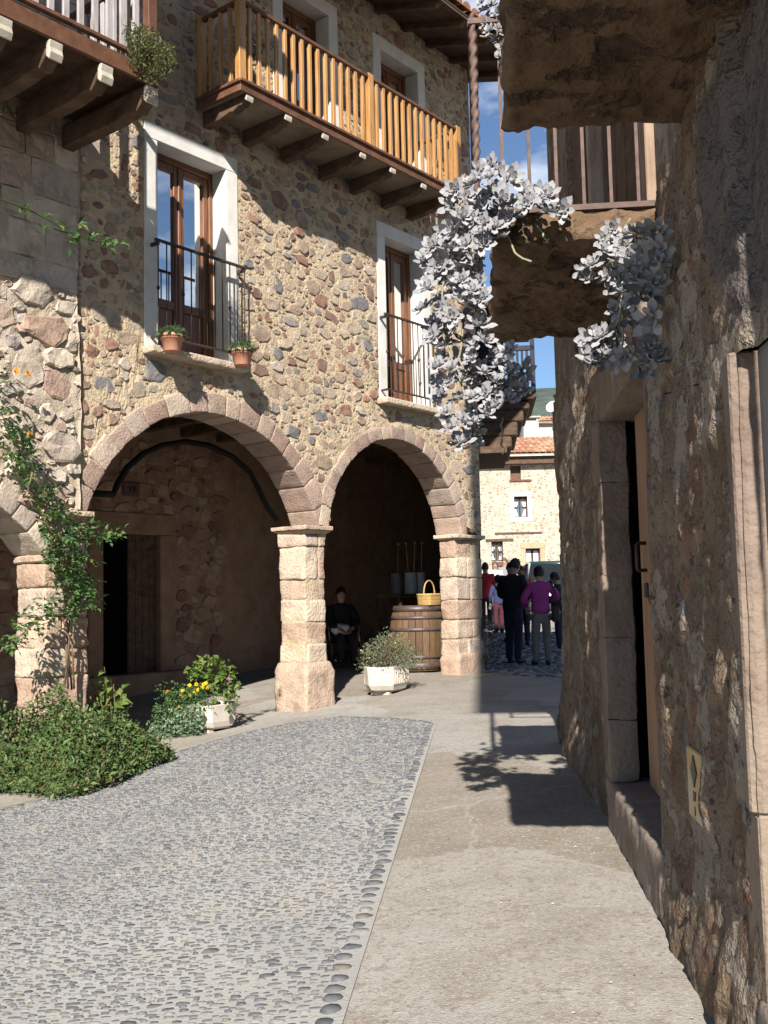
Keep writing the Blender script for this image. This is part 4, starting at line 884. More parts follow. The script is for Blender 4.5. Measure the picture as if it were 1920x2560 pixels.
b = MB(); b.box(F0, (fx(1070), .0, fz(1100, 1154)), (fx(1172), .03, fz(1100, 1150))); b.build('string_course', M_wood_d, HF)
b = MB(); b.box(F0, (-1, -.4, ze+.003), (15, .32, ze+.30)); b.build('eave', M_wood_d, HF)
M_tilef = M_tile
zt = ze+.32; sl2 = Vector((0, 4.2, 1.15)).normalized()
b = MB(); b.prism([Vector((-1.3, Y0-.55, zt)), Vector((15, Y0-.55, zt)), Vector((15, Y0+4.2, zt+1.3)), Vector((-1.3, Y0+4.2, zt+1.3))], [Vector((-1.3, Y0-.55, zt+.05)), Vector((15, Y0-.55, zt+.05)), Vector((15, Y0+4.2, zt+1.35)), Vector((-1.3, Y0+4.2, zt+1.35))])
tiles(b, Vector((1.5, Y0-.62, zt+.05)), Vector((1, 0, 0)), sl2, 54, 13, .24, .36, .12)
b.build('roof', M_tile, HF)
fb = thing('flower_box', F0((wl_[0]+wl_[1])/2, .15, wl_[2]-.12), 'green window box under the barred ground floor window of the far house', 'window box')
b = MB(); b.box(F0, (wl_[0], .02, wl_[2]-.2), (wl_[1], .2, wl_[2]-.04)); b.build('trough', M_wood_b, fb)
# house and chimney behind
Y2 = 55.0
HG = thing('rear_house', Vector((6, Y2, 1.5)), 'pale weathered house wall with a small tiled roof rising behind the far house', 'house')
def F2_(x, d, z): return Vector((x, Y2-d, z))
p = atY(1158, 915, Y2); q = atY(1165, 912, Y2); zt2 = q.z
M_pale = mat('pale_weathered_render', [(.44,.38,.31), (.53,.47,.40), (.58,.53,.46)], 1.2, .95, .5, 20, .02, extra=spots(2, .55, .7, (.33,.28,.24), .7))
b = MB(); b.box(F2_, (p.x, -6, .5), (13, 0, zt2-.1)); b.build('wall', M_pale, HG, bevel=.03)
b = MB(); z_ = zt2-.08; b.prism([F2_(p.x-.2, .3, z_), F2_(13, .3, z_), F2_(13, -4, z_+.9), F2_(p.x+.2, -4, z_+.9)], [F2_(p.x-.2, .3, z_+.06), F2_(13, .3, z_+.06), F2_(13, -4, z_+.96), F2_(p.x+.2, -4, z_+.96)])
tiles(b, F2_(p.x-.1, .35, z_+.06), Vector((1, 0, 0)), Vector((0, 4.3, .9)).normalized(), 28, 11, .25, .38, .125); b.build('roof', M_tile, HG)
Y3 = 50.0; c3 = atY(1140, 930, Y3)
ch = thing('low_house', Vector((c3.x, Y3, 1.5)), 'low pale stone house with a stone chimney, behind the far house roof', 'house')
def F3(x, d, z): return Vector((c3.x+x, Y3-d, z))
zz = atY(1140, 948, Y3).z
b = MB(); b.box(F3, (-3, -4, .5), (1.0, 0, zz)); b.build('wall', M_pale, ch)
b = MB(); t_ = atY(1150, 905, Y3).z; b.box(F3, (-.12, -1.2, zz+.001), (.62, -.5, t_)); b.box(F3, (-.22, -1.3, t_+.14), (.72, -.4, t_+.22)); 
for x, d in ((-.12, -.6), (.5, -.6), (-.12, -1.2), (.5, -1.2)): b.box(F3, (x, d, t_+.002), (x+.12, d+.1, t_+.138))
chm = b.build('chimney', M_pale, ch, bevel=.02)
dc = atY(1194, 888, Y2-.5)
sd = thing('satellite_dish', dc, 'small white satellite dish on a mast above the rear house roof', 'satellite dish')
b = MB(); prof = [(0, 0), (.12, .012), (.24, .05), (.33, .10)]; n = 16; ax = Vector((-.5, -.75, .35)).normalized(); e1 = ax.orthogonal().normalized(); e2 = ax.cross(e1); cc = dc+ZV*.2
vs = [cc + (e1*cos(2*pi*a/n)+e2*sin(2*pi*a/n))*r + ax*h for r, h in prof for a in range(n)]; b.add(vs, [(i*n+a, i*n+(a+1) % n, (i+1)*n+(a+1) % n, (i+1)*n+a) for i in range(3) for a in range(n)], 0, True)
b.build('dish', mat('white_metal', [(.7,.7,.7), (.8,.8,.8)], 5, .4, 0), sd)
b = MB(); b.tube([dc-ZV*.6, cc-ax*.02], .03, 6); b.tube([cc-e2*.25, cc+ax*.4], .015, 5); b.build('mast', M_iron, sd)
# wooded hill
b = MB(); ns = 90; rows = [(500, 0), (650, 45), (800, 130), (900, 178), (980, 150), (1300, 0)]; vs = []
for (d, h) in rows:
    for i in range(ns+1):
        x = -700+1800*i/ns; vs.append((x, d, 6+h*(1+.10*NZ.noise(Vector((x*.006, d*.01, 0)))+.05*NZ.noise(Vector((x*.03, d*.02, 4)))+.03*NZ.noise(Vector((x*.12, d*.1, 9)))) - (abs(x-250)*.02)))
n = ns+1; b.add(vs, [(j*n+i, j*n+i+1, (j+1)*n+i+1, (j+1)*n+i) for j in range(len(rows)-1) for i in range(ns)], 0, True)
tag(b.build('hills', mat('wooded_slope', [(.05,.065,.055), (.075,.095,.075), (.10,.12,.095)], .05, .95, .6, .12, 4)), kind='structure')  # greens greyed in place of distance haze
# ---------------------------------------------------------------- plants
def leafmat(name, cols, rough=.5, trans=.35):
    return mat(name, [(.8,.8,.8), (1,1,1), (1.2,1.2,1.15)], 3, rough, 0, island=cols, trans=trans, spec=.4)
M_ivy = leafmat('ivy_leaf', [(.08,.14,.04), (.11,.18,.055), (.06,.105,.03), (.14,.21,.065), (.09,.155,.045), (.16,.22,.08), (.12,.18,.06), (.10,.165,.05), (.18,.20,.07), (.085,.15,.045), (.17,.13,.06)])
M_rose = leafmat('rose_leaf', [(.06,.13,.035), (.085,.17,.05), (.10,.19,.06), (.05,.10,.03), (.15,.20,.05), (.075,.15,.045)])
M_lime = leafmat('lime_leaf', [(.14,.22,.04), (.19,.28,.06), (.11,.18,.04), (.23,.30,.08)], .5, .5)
M_grey = leafmat('grey_green_leaf', [(.16,.21,.13), (.22,.27,.18), (.12,.16,.09), (.19,.24,.12), (.26,.28,.18), (.20,.17,.09)])
M_herb = leafmat('balcony_herb_leaf', [(.10,.13,.04), (.14,.17,.055), (.08,.10,.035), (.18,.19,.07), (.13,.11,.05)])
M_pot_leaf = leafmat('succulent_leaf', [(.13,.22,.10), (.17,.27,.12), (.10,.18,.08), (.21,.31,.15)])
M_ghost = mat('grey_succulent', [(.85,.85,.87), (1,1,1), (1.06,1.05,1.05)], 8, .6, 0, island=[(.32,.31,.315), (.36,.35,.355), (.27,.265,.275), (.34,.33,.335), (.32,.315,.31)], spec=.3, trans=.08)
M_stem = mat('pale_stem', [(.20,.18,.11), (.30,.27,.18), (.15,.115,.075)], 12, .8, .3, 60, .003)
M_twig = mat('brown_twig', [(.13,.08,.045), (.22,.15,.09)], 12, .85, .3)
M_soil = mat('dark_soil', [(.035,.03,.018), (.06,.05,.03)], 12, 1, .6)
def rv(r=rnd): 
    z = r.uniform(-1, 1); a = r.uniform(0, 2*pi); q = (1-z*z)**.5; return Vector((q*cos(a), q*sin(a), z))
def leaf(b, p, d, n, L_, W_, mi=0, fold=.2, droop=.15):
    d = d.normalized(); s = d.cross(n); 
    if s.length < 1e-3: s = d.orthogonal()
    s.normalize(); n = s.cross(d); m = p+d*L_*.42
    b.add([p, m+s*W_/2+n*fold*W_, m-s*W_/2+n*fold*W_, p+d*L_-n*droop*L_, p+d*L_*.5-n*0.02*L_], [(0, 1, 4), (1, 3, 4), (0, 4, 2), (4, 3, 2)], mi, False)
def cluster(b, c, rad, n, L_, W_, mi=0, up_=.5, r=rnd, out=.6):
    """leaves on the outer part of an uneven ball"""
    for _ in range(n):
        v = rv(r); q = rad if isinstance(rad, (int, float)) else 1
        k = r.random()**.45
        p = Vector(c) + (v*k*q if q is rad else Vector((v.x*rad[0]*k, v.y*rad[1]*k, v.z*rad[2]*k)))
        d = v*out + rv(r)*.7 + ZV*.1; s = r.uniform(.65, 1.25); leaf(b, p, d, (ZV*up_+rv(r)*.6+Vector((0, -.3, 0))), L_*s, W_*s, mi, r.uniform(.05, .35), r.uniform(0, .4))
def sprig(b, p, d, n_, L_, W_, mi=0):
    """a rose leaf: a stalk with paired leaflets"""
    d = d.normalized(); s = d.cross(ZV+rv()*.3); s.normalize(); nn = s.cross(d)
    for i in range(n_):
        q = p + d*(L_*.75*i); k = rnd.uniform(.8, 1.15)
        for sg in (1, -1): leaf(b, q, s*sg+d*.5+rv()*.2, nn+rv()*.3, L_*k, W_*k, mi)
    leaf(b, p+d*(L_*.75*n_), d, nn+rv()*.2, L_*1.1, W_*1.1, mi)
# --- ivy mound at the foot of the left pier
PK = Vector((-2.78, 9.25)); MBN = [onG(x, y).to_2d() for x, y in ((302, 1668), (244, 1706), (140, 1736), (60, 1724), (-60, 1716))] + [Vector(p) for p in ((-4.9, 8.2), (-4.9, 10.0), (-3.4, 10.5), (-2.3, 10.2), (-1.95, 9.6))]
ANG = []
for k in range(72):
    d = Vector((cos(2*pi*k/72), sin(2*pi*k/72))); best = None
    for i in range(len(MBN)):
        a, c = MBN[i]-PK, MBN[(i+1) % len(MBN)]-PK; e = c-a; den = d.x*e.y-d.y*e.x
        if abs(den) < 1e-9: continue
        t = (a.x*e.y-a.y*e.x)/den; q = (a.x*d.y-a.y*d.x)/den
        if t > 0 and -.001 <= q <= 1.001: best = t if best is None else min(best, t)
    ANG.append(best or 1.0)
ANG = [sum(ANG[(k+q) % 72] for q in (-2, -1, 0, 1, 2))/5 for k in range(72)]
iv = thing('ground_ivy', Vector((PK.x, PK.y-1, g(PK.x, PK.y-1))), 'dense heap of small green leaves at the foot of the left pier', 'shrub')
def mound(x, y):
    dx, dy = x-PK.x, y-PK.y; r = (dx*dx+dy*dy)**.5; a = (math.atan2(dy, dx) % (2*pi))/(2*pi)*72; k = int(a) % 72; f = a-int(a); rb = ANG[k]*(1-f)+ANG[(k+1) % 72]*f
    q = r/(rb*(1+.12*NZ.noise(Vector((x*2.6, y*2.6, 3)))))
    if q >= 1: return -1
    return .07 + .60*(1-q**1.25)**.9*(1+.38*NZ.noise(Vector((x*3.2, y*3.2, 1)))+.2*NZ.noise(Vector((x*7, y*7, 5))))
b = MB(); gx = np.arange(-5.4, -1.2, .12); gy = np.arange(6.0, 10.6, .12); n = len(gx)
hts = [max(-.3, mound(x, y)-.22) for y in gy for x in gx]
b.add([(x, y, g(x, y)+h) for (x, y), h in zip([(x, y) for y in gy for x in gx], hts)], [(j*n+i, j*n+i+1, (j+1)*n+i+1, (j+1)*n+i) for j in range(len(gy)-1) for i in range(n-1) if min(hts[j*n+i], hts[(j+1)*n+i+1], hts[j*n+i+1], hts[(j+1)*n+i]) > -.2], 1, True)
k = 0
while k < 21000:
    x = rnd.uniform(-5.0, -1.2); y = rnd.uniform(6.3, 10.4); h = mound(x, y)
    if h < 0: continue
    z = g(x, y) + h*(rnd.uniform(.72, 1.06) if k % 3 else rnd.uniform(.25, .9)); s = rnd.uniform(.55, 1.25)
    leaf(b, Vector((x, y, z)), rv()+Vector((0, -.35, .35)), ZV*.9+rv()*.8, (.050*s if rnd.random() < .8 else .07*s), .027*s, 0, rnd.uniform(0, .3), rnd.uniform(0, .4)); k += 1
for _ in range(260):                                          # runners poking out of the mass
    x = rnd.uniform(-4.6, -1.4); y = rnd.uniform(6.6, 10.2); h = mound(x, y)
    if h < .1: continue
    p = Vector((x, y, g(x, y)+h)); d = (rv()*.7+ZV*.6); 
    for i in range(7): leaf(b, p+d*.022*i, rv()+d*.6, ZV+rv()*.5, .04, .02)
b.build('foliage', [M_ivy, mat('dark_ivy_core', [(.03,.04,.015), (.05,.06,.025)], 12, 1, .6)], iv)  # second material: dark filler core inside the heap, hides gaps between leaves
# --- climbing rose on the left pier
ro = thing('climbing_rose', atA(150, 1480, .16), 'climbing rose with fresh green leaves trained up the left pier', 'climbing plant')
ro_o = ORG[ro.name]
def polyA(P_, w): return [atA(x, y, w+rnd.uniform(-.03, .03)) for x, y in P_]
b = MB(); stems = [[(155, 1490), (150, 1420), (146, 1360), (142, 1310), (150, 1250), (135, 1180), (112, 1100), (70, 1020), (36, 960), (10, 905), (-20, 870)],
 [(147, 1488), (143, 1400), (152, 1330), (165, 1290), (180, 1220), (185, 1170), (215, 1152), (250, 1158)], [(140, 1480), (150, 1380), (130, 1320), (95, 1330), (60, 1360), (30, 1385), (-5, 1412)],
 [(160, 1488), (156, 1400), (160, 1340), (190, 1300), (200, 1290)], [(130, 1180), (100, 1130), (75, 1120)], [(70, 1020), (60, 1060), (90, 1080)]]
for i, st in enumerate(stems): b.tube(polyA(st, .17+.04*i), [.011-.008*j/len(st) for j in range(len(st))], 6)
b.build('stem', M_twig, ro)
b = MB()
for (x, y, rx, ry, nn, w) in ((110, 1085, 30, 40, 26, .2), (130, 1140, 45, 40, 52, .25), (185, 1150, 50, 20, 34, .28), (235, 1158, 22, 8, 12, .3), (135, 1200, 40, 40, 54, .25), (180, 1225, 28, 30, 26, .25), (150, 1265, 48, 40, 64, .25), (185, 1300, 22, 26, 26, .25), (150, 1325, 28, 20, 20, .22),
    (85, 1075, 20, 25, 12, .2), (55, 1010, 34, 34, 28, .22), (30, 960, 30, 40, 30, .22), (12, 910, 22, 34, 18, .22), (8, 830, 14, 30, 7, .22), (60, 1345, 36, 18, 18, .3), (20, 1388, 22, 22, 18, .3), (95, 1310, 18, 22, 12, .3)):
    for _ in range(nn):
        a = rnd.uniform(0, 6.28); k = rnd.random()**.5; p = atA(x+rx*k*cos(a), y+ry*k*sin(a), w+rnd.uniform(-.12, .14))
        sprig(b, p, rv()+nA*.7+Vector((0, 0, -.1)), rnd.choice((1, 2, 2)), .062*rnd.uniform(.7, 1.2), .038)
b.build('foliage', M_rose, ro)
M_orp = mat('orange_petal', [(.60,.25,.03), (.7,.35,.05)], 5, .6, 0, trans=.3)
for (x, y) in ((65, 938), (60, 808), (35, 800)): 
    c = atA(x, y, .3); fl = MB()
    for i in range(8): leaf(fl, c, rv(), rv(), .04, .035)
    fl.build('flower', M_orp, ro)
# --- rose branch reaching in from the left
br = thing('rose_branch', atA(0, 430, 2.6), 'thin arching rose branch with small green leaves, reaching in at the left edge', 'branch')
b = MB(); bp = [(-60, 410), (0, 430), (60, 452), (110, 478), (150, 505), (200, 520), (262, 528)]; bpw = [atA(x, y, 2.6) for x, y in bp]; b.tube(bpw, [.007, .006, .006, .005, .004, .003, .002], 6); b.tube([bpw[2], atA(62, 435, 2.62)], .004, 5); b.build('stem', M_lime, br)
b = MB()
for (x, y, nn) in ((60, 440, 2), (38, 458, 2), (55, 470, 2), (100, 462, 2), (92, 490, 4), (125, 482, 4), (150, 505, 5), (165, 520, 4), (175, 490, 3), (200, 518, 3), (225, 520, 3), (240, 528, 4), (262, 522, 4), (205, 505, 3), (150, 525, 3)):
    for _ in range(nn): leaf(b, atA(x+rnd.uniform(-7, 7), y+rnd.uniform(-7, 7), 2.6+rnd.uniform(-.05, .05)), rv()+dA*.5, ZV+nA*.7+rv()*.4, .075*rnd.uniform(.8, 1.2), .05)
b.build('foliage', M_rose, br)
# --- broad leaved plant beside the pier
tp_ = onG(246, 1630); bl = thing('broadleaf_plant', tp_, 'upright plant with broad bright lime leaves and dry stalks beside the ivy', 'plant')
b = MB(); tips = [(225, 1440, .02), (198, 1470, -.05), (245, 1478, .06), (205, 1500, .0), (262, 1490, .1)]
tw = []
for (x, y, dd) in tips:
    q = atY(x, y, tp_.y+dd); b.tube([tp_+Vector((rnd.uniform(-.05,.05), 0, 0)), (tp_+q)/2+Vector((.02, 0, .05)), q], [.008, .006, .003], 5); tw.append(q)
b.build('stem', M_twig, bl); b = MB()
for q in tw:
    for i in range(11): leaf(b, q-(q-tp_)*rnd.uniform(0, .5), rv()+Vector((0, -.2, -.15)), ZV*.6+rv()*.6+Vector((0, -.3, 0)), .135*rnd.uniform(.6, 1.1), .075, 0, .15, .35)
b.build('foliage', M_lime, bl)
# --- planters
M_concrete = mat('cream_concrete', [(.46,.41,.34), (.54,.485,.41), (.58,.53,.46)], 5, .85, .3, 60, .004, extra=spots(4, .6, .75, (.36,.29,.21), .7))
def planter(c, yaw, L_, Wd, H_, parent, flute=True):
    """octagonal tapering trough with fluted long sides on two feet"""
    X = Vector((cos(yaw), sin(yaw), 0)); Y = Vector((-sin(yaw), cos(yaw), 0)); b = MB(); ch = Wd*.28
    def ring(k, z, kk=None):
        l, w = L_/2*k, Wd/2*(kk or k); return [c+X*x+Y*y+ZV*z for x, y in ((-l+ch, -w), (l-ch, -w), (l, -w+ch), (l, w-ch), (l-ch, w), (-l+ch, w), (-l, w-ch), (-l, -w+ch))]
    R_ = [ring(.70, .035), ring(.86, .06), ring(.95, .12), ring(1.0, H_+.02), ring(.985, H_+.03), ring(.92, H_+.03), ring(.90, H_-.05)]
    vs = [p for r_ in R_ for p in r_]; b.add(vs, [(j*8+i, j*8+(i+1) % 8, (j+1)*8+(i+1) % 8, (j+1)*8+i) for j in range(len(R_)-1) for i in range(8)] + [tuple(range(8))[::-1]])
    for sg in ((-1, 1) if flute else ()):
        for i in range(9):
            x = (-.5+(i+.5)/9)*(L_-2*ch); b.tube([c+X*x+Y*sg*(Wd/2*.975)+ZV*.13, c+X*x+Y*sg*(Wd/2*.955)+ZV*(H_-.01)], (L_-2*ch)/9*.30, 6)
    o = b.build('trough', M_concrete, parent, bevel=.006)
    for sg in (-1, 1):
        b = MB(); b.box(lambda x, y, z: c+X*x+Y*y+ZV*z, (sg*L_*.22-.05, -Wd*.3, -.01), (sg*L_*.22+.05, Wd*.3, .034)); b.build('foot', M_concrete, parent, bevel=.006)
    b = MB(); b.add(ring(.905, H_-.02), [tuple(range(8))]); b.build('soil', M_soil, parent)
    return X, Y
wp = onG(836, 1497); pt = thing('shrub_planter', wp, 'cream concrete trough with a round grey green shrub, in the sun before the barrel', 'planter')
X_, Y_ = planter(wp, R(62), .70, .44, .33, pt)
b = MB(); cc = wp+ZV*.35
for _ in range(60):
    v = rv(); v.z = abs(v.z)*.9+.05; q = cc+Vector((v.x*.34, v.y*.34, v.z*.42))+Vector((.04, 0, .02)); b.tube([cc+Vector((rnd.uniform(-.15,.15), rnd.uniform(-.1,.1), -.05)), (cc+q)/2+rv()*.03, q], [.005, .004, .002], 4)
b.build('stem', M_twig, pt); b = MB()
for _ in range(2600):
    v = rv(); v.z = abs(v.z)-.12; k = rnd.uniform(.55, 1.05)*(1+.25*NZ.noise(v*2.5)); p = cc+Vector((v.x*.42*k+.04, v.y*.36*k, v.z*.46*k+.03)); leaf(b, p, v+rv()*.9, ZV+rv(), .040*rnd.uniform(.6, 1.3), .014, 0, .1, .2)
b.build('foliage', M_grey, pt)
M_obl = mat('orange_bloom', [(.65,.35,.05), (.7,.45,.08)], 5, .6, 0)
for _ in range(3):
    v = rv(); p = cc+Vector((v.x*.42, -.3+v.y*.1, .1+abs(v.z)*.25)); b = MB(); b.ball(p, .012, .012, .012, 6, 4); b.build('bloom', M_obl, pt)
mp_ = onG(452, 1580); mg = thing('marigold_planter', mp_, 'pale trough overflowing with yellow marigolds and bright green leaves by the arcade kerb', 'planter')
planter(mp_+Vector((.03, .05, 0)), R(52), .60, .40, .28, mg, False)
b = MB(); yb = mp_.y
def mass(b, lst, L_, W_, mi=0, upk=.8):
    for (x, y, rx, ry, dy, nn) in lst:
        for _ in range(nn):
            a = rnd.uniform(0, 6.28); k = rnd.random()**.5; p = atY(x+rx*k*cos(a), y+ry*k*sin(a), yb+dy+rnd.uniform(-.16, .16)); leaf(b, p, rv()+Vector((0, -.3, .2)), ZV*upk+rv()*.8+Vector((0, -.4, 0)), L_*rnd.uniform(.6, 1.25), W_*rnd.uniform(.8, 1.2))
mass(b, ((455, 1445, 48, 28, .1, 95), (485, 1480, 34, 32, .05, 95), (430, 1450, 30, 18, .1, 30), (500, 1510, 18, 26, 0, 40)), .085, .05); b.build('upright_foliage', M_lime, mg)
b = MB(); mass(b, ((405, 1520, 48, 34, -.08, 800), (365, 1540, 38, 44, -.14, 560), (375, 1490, 40, 18, -.02, 200), (432, 1510, 32, 34, -.12, 480)), .035, .016); b.build('marigold_foliage', M_rose, mg)
b = MB(); mass(b, ((402, 1570, 40, 28, -.22, 480), (350, 1578, 26, 18, -.24, 220), (385, 1550, 52, 22, -.2, 300), (418, 1552, 26, 34, -.22, 320)), .04, .03); b.build('trailing_foliage', leafmat('pale_sedum_leaf', [(.15,.24,.13), (.20,.30,.17), (.25,.34,.20), (.12,.19,.10)]), mg)
M_yel = mat('yellow_petal', [(.78,.52,.01), (.85,.62,.03)], 5, .6, 0, trans=.2)
for (x, y) in ((395, 1492), (410, 1480), (424, 1478), (428, 1490), (440, 1478), (447, 1486), (411, 1502), (437, 1485), (392, 1503), (445, 1475), (420, 1496)):
    b = MB(); c = atY(x, y, yb-.1)
    for i in range(14): leaf(b, c, Vector((cos(i*2.4), -.4, sin(i*2.4)))+rv()*.3, Vector((0, -1, .3)), .026, .018)
    b.build('marigold', M_yel, mg)
for (x, y, mm) in ((386, 1527, (.75,.30,.01)), (360, 1494, (.6,.15,.02)), (493, 1466, (.55,.08,.35))):
    b = MB(); c = atY(x, y, yb-.22)
    for i in range(12): leaf(b, c, rv(), Vector((0, -1, .3)), .024, .02)
    b.build('bloom', mat('petal', [mm, mm], 5, .6, 0), mg)
# --- small plants on the balconies
lbp = thing('trailing_balcony_plant', FA(-6.75, 1.35, 6.3), 'dry green plant spilling over the corner of the dark timber balcony', 'plant')
b = MB()
for (x, y, rx, ry, nn) in ((310, 85, 36, 28, 500), (335, 120, 44, 34, 800), (355, 140, 28, 26, 380), (300, 120, 26, 30, 360), (330, 165, 30, 18, 150), (285, 75, 20, 30, 120)):
    for _ in range(nn):
        a = rnd.uniform(0, 6.28); k = rnd.random()**.5; leaf(b, atA(x+rx*k*cos(a), y+ry*k*sin(a), LW+.06+rnd.uniform(-.12, .18)), rv()+ZV*.3, rv()+ZV, .042*rnd.uniform(.5, 1.2), .016)
b.build('foliage', M_herb, lbp); b = MB()
for (x, y) in ((300, 60), (320, 55), (350, 95), (375, 135), (360, 165), (300, 150)): b.tube([FA(LU1-.15, LW-.15, LZ+.1), (FA(LU1-.15, LW-.15, LZ+.1)+atA(x, y, LW+.05))/2+ZV*.08, atA(x, y, LW+.07)], [.006, .004, .002], 4)
b.tube([FA(LU1-.15, LW-.15, LZ), FA(LU1-.15, LW-.15, LZ+.15)], .09, 12); b.build('stem', M_twig, lbp)
rbp = thing('balcony_pot_plant', FA(-4.7, .4, 7.05), 'leggy potted plant behind the corner balusters of the varnished balcony', 'plant')
b = MB(); b.lathe(FA(-4.72, .4, 7.05), [(.08, 0), (.12, .2), (.135, .21), (.135, .25), (.11, .25), (.10, .2)], 16); b.build('pot', mat('terracotta_dull', [(.30,.14,.09), (.38,.19,.12)], 5, .85, .2), rbp)
b = MB(); lf = MB()
for _ in range(16):
    q = atA(rnd.uniform(500, 585), rnd.uniform(62, 135), .45+rnd.uniform(-.1, .2)); b.tube([FA(-4.72, .4, 7.25), (FA(-4.72, .4, 7.25)+q)/2+ZV*.1, q], [.006, .005, .003], 4)
    for i in range(26): leaf(lf, q+rv()*.05, rv(), rv()+ZV, .045, .016)
b.build('stem', M_twig, rbp); lf.build('foliage', M_herb, rbp)
# --- terracotta pots hung on the window rail
M_terra = mat('terracotta', [(.44,.19,.11), (.52,.24,.15), (.57,.29,.19)], 6, .8, .15, 60, .003)
def pot(x, y, rad, h, label):
    u, w, z = onA(x, y, .29); c = FA(u, w, z); t = thing('terracotta_pot', c, label, 'flower pot', 'terracotta pots under the window rail')
    b = MB(); b.lathe(c, [(rad*.68, 0), (rad*.72, .005), (rad*.93, h*.70), (rad*1.0, h*.71), (rad*1.03, h), (rad*.93, h), (rad*.88, h*.8)], 24); b.build('pot', M_terra, t)
    b = MB(); b.lathe(c+ZV*(h*.80), [(rad*1.035, 0), (rad*1.06, .006), (rad*1.035, .012)], 24, 0, False); b.bar(c+ZV*(h*.80+.006)-nA*rad, c+ZV*(h*.80+.006)-nA*(w-.12), .012, .012, ZV); b.build('hanging_ring', M_iron, t)
    b = MB(); b.lathe(c+ZV*h*.86, [(.001, 0.01), (rad*.9, 0)], 16, 0, False); b.build('soil', M_soil, t)
    b = MB()
    for _ in range(210):
        v = rv(); v.z = abs(v.z); p = c+ZV*(h*.9)+Vector((v.x*rad*1.0, v.y*rad*1.0, v.z*h*.40)); leaf(b, p, v+rv()*.5, ZV+rv()*.4, .07*rnd.uniform(.6, 1.2), .026, 0, .2, .3)
    b.build('foliage', M_pot_leaf, t)
pot(372, 760, .125, .185, 'terracotta pot with green succulent at the left end of the window rail')
pot(523, 790, .125, .185, 'terracotta pot with green succulent at the right end of the window rail')
# --- the grey succulent hanging from the stone balcony
def rosette_mesh(name, n, seed):
    r = random.Random(seed); b = MB(); GA = 2.39996
    for i in range(n):
        t = i/(n-1); el = .12+1.15*(1-t)**1.0; el = R(4)+ (R(74)-R(4))*(1-t)**1.2; L_ = .020+.040*t; W_ = .016+.016*t; a = i*GA+r.uniform(-.15, .15)
        d = Vector((cos(a)*cos(el), sin(a)*cos(el), sin(el))); s = Vector((-sin(a), cos(a), 0)); nn = d.cross(s)
        if nn.z < 0: nn = -nn
        p0 = Vector((cos(a), sin(a), 0))*.006; cup = nn*L_*.07; pr = [(.0, .22, 0), (.3, .62, -.2), (.58, 1.0, .1), (.80, .86, .6), (.93, .42, 1.1)]
        vs = []
        for (q, wd, cu) in pr: vs += [p0+d*L_*q+s*W_*.5*wd+cup*(cu+.35), p0+d*L_*q+cup*cu, p0+d*L_*q-s*W_*.5*wd+cup*(cu+.35), p0+d*L_*q-nn*.005*wd+cup*cu]
        vs.append(p0+d*L_*1.04+cup*1.5); fs = []
        for q in range(len(pr)-1):
            o = q*4
            fs += [(o, o+4, o+5, o+1), (o+1, o+5, o+6, o+2), (o+2, o+6, o+7, o+3), (o+3, o+7, o+4, o)]
        o = (len(pr)-1)*4; k_ = len(vs)-1; fs += [(o, k_, o+1), (o+1, k_, o+2), (o+2, k_, o+3), (o+3, k_, o)]
        b.add(vs, fs, 0, False)
    me = bpy.data.meshes.new(name); me.from_pydata([tuple(v) for v in b.v], [], b.f); me.materials.append(M_ghost); me.update(); return me
ROS = [rosette_mesh('rosette', n, k) for k, n in enumerate((16, 14, 18, 13))]
def offwall(x, y, S):
    while (onB(x, y, S)-PB).dot(nB) < .075 and S > 3: S -= .02
    return S
def ghost_plant(name, loc, label, poly, stems, count, face, sgen, cap=96, sc=(.72, 1.2), extra=None, seed=3):
    t = thing(name, loc, label, 'succulent'); r = random.Random(seed); xs_ = [p[0] for p in poly]; ys_ = [p[1] for p in poly]; k = 0; tries = 0; placed = []
    rest = MB(); made = 0
    while k < count and tries < 20000:
        tries += 1
        if tries == 9000 and k < cap: cap = k
        x = r.uniform(min(xs_), max(xs_)); y = r.uniform(min(ys_), max(ys_))
        if not inpoly(x, y, poly): continue
        s = r.uniform(*sc)*(1 if k < cap else .7)
        dmin = 27*s if k < cap else 13
        if any((x-a)**2+(y-c)**2 < (dmin)**2 for a, c in (placed if k < cap else placed[cap:])): continue
        placed.append((x, y)); S = offwall(x, y, sgen(x, y, k < cap, r)); p = onB(x, y, S)
        d = (Vector(face)+rv(r)*(.5 if k < cap else .9)).normalized(); q = d.to_track_quat('Z', 'Y'); me = r.choice(ROS)
        if k < cap:
            o = bpy.data.objects.new('rosette', me); COL.objects.link(o); o.parent = t; o.location = p-Vector(loc); o.rotation_mode = 'QUATERNION'; o.rotation_quaternion = q; o.scale = (s,)*3; ORG[o.name] = ORG[t.name]
        else:
            rest.add([p + q @ (v.co*s) for v in me.vertices], [tuple(f.vertices) for f in me.polygons])
        k += 1
    if rest.v: tag(rest.build('rosette_mass', M_ghost, t), kind='stuff')
    b = MB()
    for st in stems:
        P_ = [onB(x, y, offwall(x, y, s+.03))+rv(r)*.01 for x, y, s in st]
        pts = []
        for i in range(len(P_)-1):
            for j in range(4): pts.append(P_[i].lerp(P_[i+1], j/4)+rv(r)*.006)
        pts.append(P_[-1]); b.tube(pts, .0045, 6)
    b.build('stem', M_stem, t); return t
polyL = [(1060, 345), (1095, 370), (1115, 388), (1190, 420), (1235, 452), (1180, 470), (1130, 450), (1100, 500), (1050, 540), (1036, 590), (1046, 650), (1060, 720), (1110, 770), (1138, 800), (1142, 842), (1098, 858), (1085, 890), (1040, 905), (1020, 975), (975, 950), (958, 905), (945, 850), (935, 780), (918, 700), (903, 620), (912, 570), (940, 520), (965, 470), (975, 400), (1010, 385), (1035, 345)]
